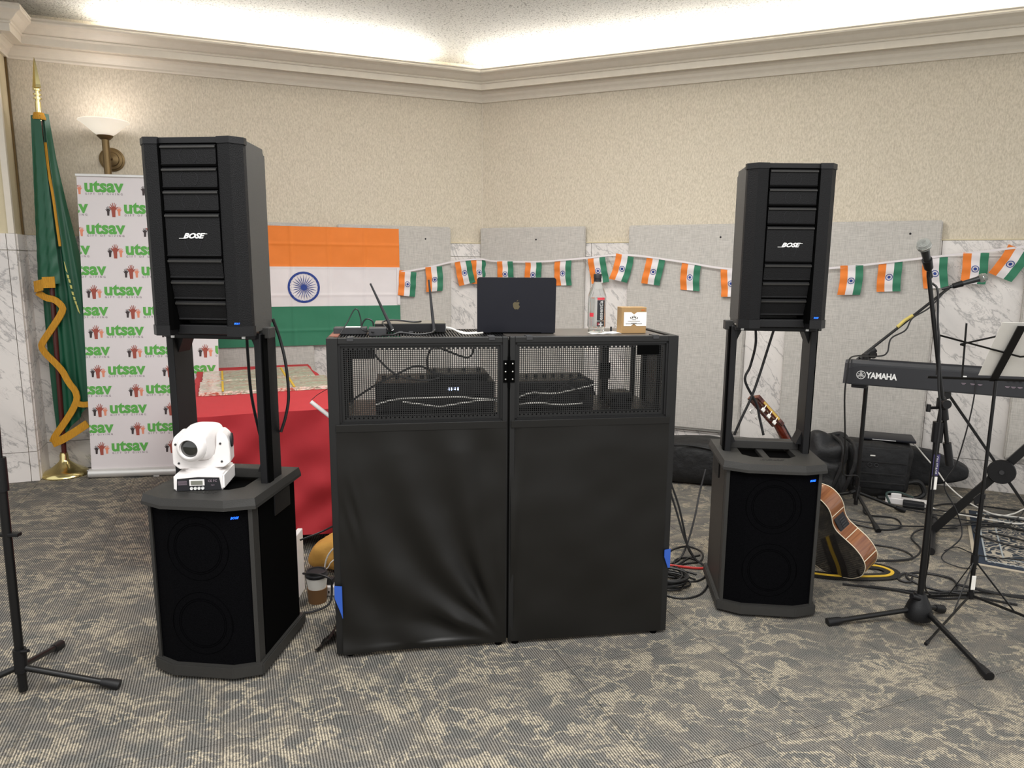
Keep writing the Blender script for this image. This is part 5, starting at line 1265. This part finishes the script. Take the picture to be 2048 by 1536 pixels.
# strap
b = MB(); sp_ = cat_rom([(1.40, 3.36, .006), (1.48, 3.34, .006), (1.58, 3.31, .006), (1.68, 3.30, .006), (1.78, 3.30, .006), (1.87, 3.315, .006), (1.91, 3.36, .007), (1.88, 3.42, .007), (1.80, 3.44, .006), (1.72, 3.44, .006)], 8)
def ribbon(P, wd, zo, m, nm, parent=None):
    b = MB(); prev = None
    for i, p in enumerate(P):
        t_ = (P[min(i + 1, len(P) - 1)] - P[max(i - 1, 0)]).normalized(); nrm = t_.cross(UP).normalized() * wd / 2
        ring = [b.b.verts.new(q) for q in (p - nrm + UP * zo, p + nrm + UP * zo, p + nrm + UP * (zo + .003), p - nrm + UP * (zo + .003))]
        if prev:
            for k in range(4): b.b.faces.new((prev[k], prev[(k + 1) % 4], ring[(k + 1) % 4], ring[k]))
        prev = ring
    return b.build(nm, m, parent)
gs = thing('guitar_strap', 'black guitar strap with yellow stripe lying under the guitar body', 'strap', (0, 0, 0))
ribbon(sp_, .075, 0, M_nyl, 'strap_band', gs); ribbon(sp_, .016, .0032, M_yel, 'yellow_stripe', gs)

# ================================================================== BAGS
def bag1():
    t = thing('backpack', 'black backpack slumped behind the right subwoofer', 'backpack', (2.05, 4.57, 0), R(-20))
    b = MB(); b.blob((0, 0, .22), (.17, .14, .22), .6, .75, 40, 28, .05, 9, fn=lambda p: (p.x * (1 - .15 * p.z) + .30 * max(0, p.z) * .9 - .1 * p.z * p.z, p.y, p.z)); b.build('main_bag', M_nyl2, t, True)
    b = MB(); b.blob((.02, -.11, .16), (.12, .06, .12), .6, .7, 28, 18, .03, 12); b.build('front_pocket', M_nyl, t, True)
    for x in (.06, .13):
        b = MB(); b.tube(cat_rom([(x, -.02, .43), (x + .05, -.12, .40), (x + .06, -.16, .30), (x + .03, -.17, .18), (x, -.16, .08)], 6), .012, 8); b.build('shoulder_strap', M_nyl, t, True)
    b = MB(); b.tube(cat_rom([(-.14, -.02, .30), (-.10, -.03, .38), (.0, -.02, .42), (.1, 0, .44)], 6), .01, 8); b.build('carry_handle', M_nyl, t, True)
bag1()
t = thing('messenger_bag', 'square black messenger bag standing against the wall under a closed laptop', 'bag', (2.47, 4.66, 0), R(-18))
b = MB(); b.blob((0, 0, .185), (.20, .10, .185), .28, .3, 40, 28, .016, 10, fn=lambda p: (p.x * (1 + .08 * p.z), p.y, p.z)); b.build('main_bag', M_nyl, t, True)
b = MB(); b.box(-.15, .17, -.115, -.09, .06, .345, .012); fp = b.build('front_flap', M_nyl2, t, True)
for z in (.24, .16, .10):
    b = MB(); b.box(-.14, .16, -.119, -.112, z, z + .012, .002); b.build('strap_row', M_nyl, fp)
b = MB(); b.box(-.06, -.03, -.121, -.117, .285, .292); b.build('white_tag', M_label, fp)
for x in (-.06, -.02):
    b = MB(); b.tube([(x + .012 * math.cos(a), -.121, .225 + .012 * math.sin(a)) for a in [2 * PI * i / 14 for i in range(15)]], .003, 6); b.build('ring', M_grey, fp)
b = MB(); b.tube(cat_rom([(.16, -.06, .10), (.25, -.06, .12), (.29, -.06, .05), (.24, -.08, .012), (.12, -.12, .012), (.0, -.15, .012)], 6), .016, 8); b.build('shoulder_strap', M_nyl, t, True)
t = thing('closed_laptop', 'closed dark laptop lying flat on the messenger bag', 'laptop', (2.55, 4.70, .374), R(-22))
b = MB(); b.box(-.16, .16, -.11, .11, 0, .016, .005); b.build('body', M_lap, t, True)
b = MB(); b.box(-.10, .04, -.1115, -.1095, .006, .010); b.build('bright_edge', M_silver, t)
b = MB(); b.blob((2.86, 4.71, .17), (.23, .07, .12), .35, .4, 44, 24, .008, 8, fn=lambda p: (p.x, p.y, p.z * (1 - .48 * max(0, p.x)) - (.22 * p.x if p.z > 0 else -.05 * p.x)), M=Matrix.Rotation(R(-24), 3, 'Z'))
tag(b.build('gig_bag', M_nyl2, smooth=True, base=True), 'black padded case lying against the wall right of the messenger bag', 'case')
b = MB(); b.blob((1.32, 4.93, .155), (.62, .16, .155), .5, .5, 50, 22, .025, 5, M=Matrix.Rotation(R(-14), 3, 'Z'))
tag(b.build('gig_bag', M_nyl, smooth=True, base=True), 'long black gig bag lying on the carpet behind the facade and right subwoofer', 'case')
b = MB(); b.tube(cat_rom([(1.10, 4.80, .29), (1.25, 4.79, .29), (1.40, 4.75, .27)], 6), .01, 8); tag(b.build('bag_strap', M_nyl, smooth=True, base=True), 'black strap lying on the long gig bag', 'strap')
# small stuff near the wall
t = thing('power_strip', 'white power strip with plugs on the carpet near the messenger bag', 'power strip', (2.56, 4.42, 0), R(-28))
b = MB(); b.box(-.12, .12, -.03, .03, 0, .04, .004); b.build('body', M_white, t)
b = MB(); b.box(-.09, -.03, -.025, .03, .04, .07, .004); b.build('white_plug', M_white, t)
b = MB(); b.box(-.02, .10, -.085, -.035, .0, .045, .006); b.build('black_brick', M_ink, t)
boxthing('white_crate', 'white box edge at the far right frame edge by the wall', 'box', 3.34, 3.52, 4.22, 4.40, 0, .20, M_white, Matrix.Identity(4), .004)

# ================================================================== RUG
RA = R(-30); RG = (2.393, 3.475, 0); rg = thing('patterned_rug', 'dark blue and cream patterned rug under the keyboard stand', 'rug', RG, RA)
b = MB(); b.box(0, 1.4, 0, .98, 0, .006, .002); b.build('cream_edge', mat('rug_edge', '#b0a592', .95, bump=.4, bscale=300), rg)
b = MB(); b.box(.018, 1.385, .018, .965, .006, .0085); b.build('navy_border', mat('rug_navy', '#202b3a', .95, bump=.4, bscale=300), rg)
b = MB(); b.box(.055, 1.35, .055, .93, .0085, .0105); b.build('pattern_field', M_rug, rg)
for (a, c) in ((.055, .063), (.135, .142)):
    b = MB()
    for (x0, x1, y0, y1) in ((a, 1.4 - a, a, c), (a, 1.4 - a, .98 - c, .98 - a), (a, c, a, .98 - a), (1.4 - c, 1.4 - a, a, .98 - a)): b.box(x0, x1, y0, y1, .0105, .012)
    b.build('border_line', mat('rug_line', '#9aa0a2', .95), rg)

# ================================================================== FLOOR CABLES
def floor_cable(P, r, m, label, z=None):
    cable([(x, y, (z if z is not None else r) if len(q) == 0 else q[0]) for x, y, *q in P], r, m, label, k=7)
z5 = .0055
# in the gap between facade and right subwoofer
cable([(1.13, 3.30, 1.24), (1.135, 3.30, 1.15), (1.12, 3.31, 1.05), (1.10, 3.31, .98), (1.16, 3.31, .87), (1.18, 3.31, .80), (1.20, 3.3, .72)], .006, M_cab, 'black cable with a bend hanging in the right stand')
cable([(1.22, 3.30, 1.24), (1.19, 3.30, 1.12), (1.16, 3.3, 1.0), (1.13, 3.3, .9), (1.09, 3.3, .80), (1.06, 3.3, .72)], .006, M_cab, 'straight black cable slanting down in the right stand')
cable([(.80, 3.7, .50), (.84, 3.66, .40), (.88, 3.60, .28), (.90, 3.55, .18), (.92, 3.50, .07), (.96, 3.48, .01)], .0055, M_cab, 'black cable dropping from the booth toward the right subwoofer', )
cable([(.79, 3.7, .52), (.83, 3.65, .38), (.87, 3.58, .24), (.90, 3.50, .12), (.94, 3.45, .04), (.98, 3.42, .01)], .0055, M_cab, 'second black cable dropping from the booth beside the first')
cable([(1.06, 3.75, .42), (1.02, 3.7, .30), (.98, 3.62, .20), (.93, 3.55, .08), (.88, 3.50, .01), (.80, 3.42, .008)], .005, M_cab, 'black cable slanting down left of the right subwoofer')
coil = []
for k in range(9 * 12):
    i = k / 12; a_ = 2 * PI * k / 12
    coil.append((.755 + .012 * math.sin(i * 2.3) + (.085 + .014 * math.sin(i * 1.7)) * math.cos(a_), 3.22 + .02 * math.cos(i * 1.9) + (.078 + .012 * math.cos(i * 2.9)) * math.sin(a_), .006 + .006 * i))
cable(coil, .0048, M_cab, 'black cable wound into a coil beside the right foot of the facade', k=3)
loops = [([(.80, 3.5), (.86, 3.62), (.96, 3.68), (1.02, 3.6), (.98, 3.48), (.88, 3.44), (.82, 3.36), (.9, 3.26)], 'loose black cable loop left of the right subwoofer'),
         ([(.78, 3.3), (.88, 3.24), (.96, 3.30), (.99, 3.42), (.94, 3.52), (.86, 3.50), (.84, 3.40), (.92, 3.32)], 'black cable loop near the coil, crossing the red cable'),
         ([(.68, 3.12), (.78, 3.06), (.88, 3.10), (.95, 3.22), (.97, 3.36)], 'black cable curving on the carpet in front of the coil'),
         ([(.74, 3.36), (.84, 3.42), (.93, 3.52), (1.0, 3.56)], 'short black cable crossing behind the coil')]
for P, lb_ in loops: floor_cable(P, .0048, M_cab, lb_)
floor_cable([(.70, 3.50), (.78, 3.44), (.86, 3.41), (.95, 3.39), (1.05, 3.40)], .0065, M_rcab, 'red cable lying behind the coil by the right subwoofer')
# right side floor
rc = [
 ([(1.74, 3.95), (1.82, 3.85), (1.95, 3.75), (2.10, 3.66), (2.12, 3.55), (2.0, 3.50), (1.85, 3.52), (1.72, 3.55)], 'black cable hooking round in front of the far boom stand', .005),
 ([(1.70, 3.45), (1.9, 3.46), (2.08, 3.50), (2.20, 3.62), (2.25, 3.80), (2.38, 3.92), (2.6, 3.95)], 'long black cable curving from the guitar toward the rug', .005),
 ([(1.95, 4.15), (2.1, 3.98), (2.2, 3.95), (2.3, 4.0), (2.34, 4.15), (2.2, 4.2), (2.25, 4.35)], 'black cable wriggling beside the far boom stand', .005),
 ([(1.92, 4.35), (1.98, 4.2), (2.05, 4.08), (2.25, 3.98), (2.45, 3.98), (2.7, 4.0), (2.95, 4.05)], 'black cable running toward the rug from the backpack', .005),
 ([(2.5, 4.35), (2.62, 4.28), (2.8, 4.2), (3.0, 4.12), (3.2, 4.0)], 'black cable from the power strip across the rug top', .005),
 ([(2.45, 4.30), (2.7, 4.10), (2.9, 4.00), (3.05, 4.1), (3.2, 4.25)], 'black cable bending behind the rug', .005),
 ([(2.66, 4.36), (2.85, 4.42), (3.05, 4.38), (3.2, 4.3), (3.35, 4.35)], 'black cable near the white box at the right', .005),
 ([(2.75, 3.9), (2.9, 3.72), (3.0, 3.80), (2.92, 3.95), (2.75, 3.98), (2.65, 3.85), (2.75, 3.68), (2.95, 3.58)], 'black cable looping on top of the rug', .005),
 ([(2.55, 3.95), (2.8, 4.05), (2.98, 3.92), (3.1, 3.78)], 'black cable arching over the back of the rug', .005),
 ([(1.72, 3.20), (1.95, 3.13), (2.10, 3.16), (2.16, 3.28), (2.05, 3.36), (1.95, 3.30), (2.0, 3.18), (2.15, 3.10)], 'black cable coiled loosely behind the near microphone stand', .0055),
 ([(1.60, 3.22), (1.80, 3.16), (1.98, 3.08), (2.15, 3.08), (2.3, 3.02)], 'black cable running right from under the guitar', .0055),
 ([(1.98, 3.3), (1.93, 3.24), (1.9, 3.28), (1.96, 3.34), (2.02, 3.30)], 'small black cable loop near the music stand', .0055),
 ([(2.13, 3.2), (2.25, 3.1), (2.4, 3.05), (2.6, 3.06), (2.8, 3.1)], 'thick black cable leaving at the right below the rug', .007),
 ([(2.33, 3.62), (2.42, 3.66), (2.46, 3.58), (2.54, 3.52), (2.7, 3.5)], 'thin black cable across the rug front corner', .003),
]
for P, lb_, r_ in rc:
    rugz = 'rug' in lb_
    cable([(x, y, r_ + (.0125 if rugz else 0) + .004 * (i % 2)) for i, (x, y) in enumerate(P)], r_, M_cab, lb_, k=8)
cable([(2.62, 4.68, .375), (2.68, 4.62, .36), (2.74, 4.56, .28), (2.80, 4.52, .20), (2.84, 4.45, .12), (2.90, 4.32, .05), (2.98, 4.18, .02), (3.1, 4.2, .02), (3.3, 4.32, .02), (3.5, 4.25, .02)], .0045, M_wcab, 'white charging cable falling from the closed laptop to the floor')
cable([(2.62, 4.36, .045), (2.68, 4.27, .015), (2.82, 4.14, .02), (3.0, 4.02, .022), (3.12, 4.10, .022), (3.02, 4.16, .022), (2.95, 4.22, .018)], .0045, M_wcab, 'white cable lying from the power strip to the rug')
cable([(2.42, 4.36, .03), (2.44, 4.44, .07), (2.52, 4.44, .075), (2.58, 4.38, .06)], .007, mat('teal_cable', '#31423f', .5), 'dark teal cable looping over the power strip')
kj = K0 + KX * .615 + UP * .085
cable([kj + Vector((-.01, -.02, 0)), kj + Vector((-.01, -.04, -.03)), kj + Vector((-.02, -.04, -.2)), kj + Vector((-.05, -.02, -.45)), kj + Vector((-.09, .0, -.58)), kj + Vector((-.02, -.02, -.72)), kj + Vector((.0, -.05, -.85)), (2.24, 3.50, .03), (2.28, 3.42, .01), (2.36, 3.40, .012)], .0035, M_cab, 'black cable hanging from the sockets on the back of the keyboard')
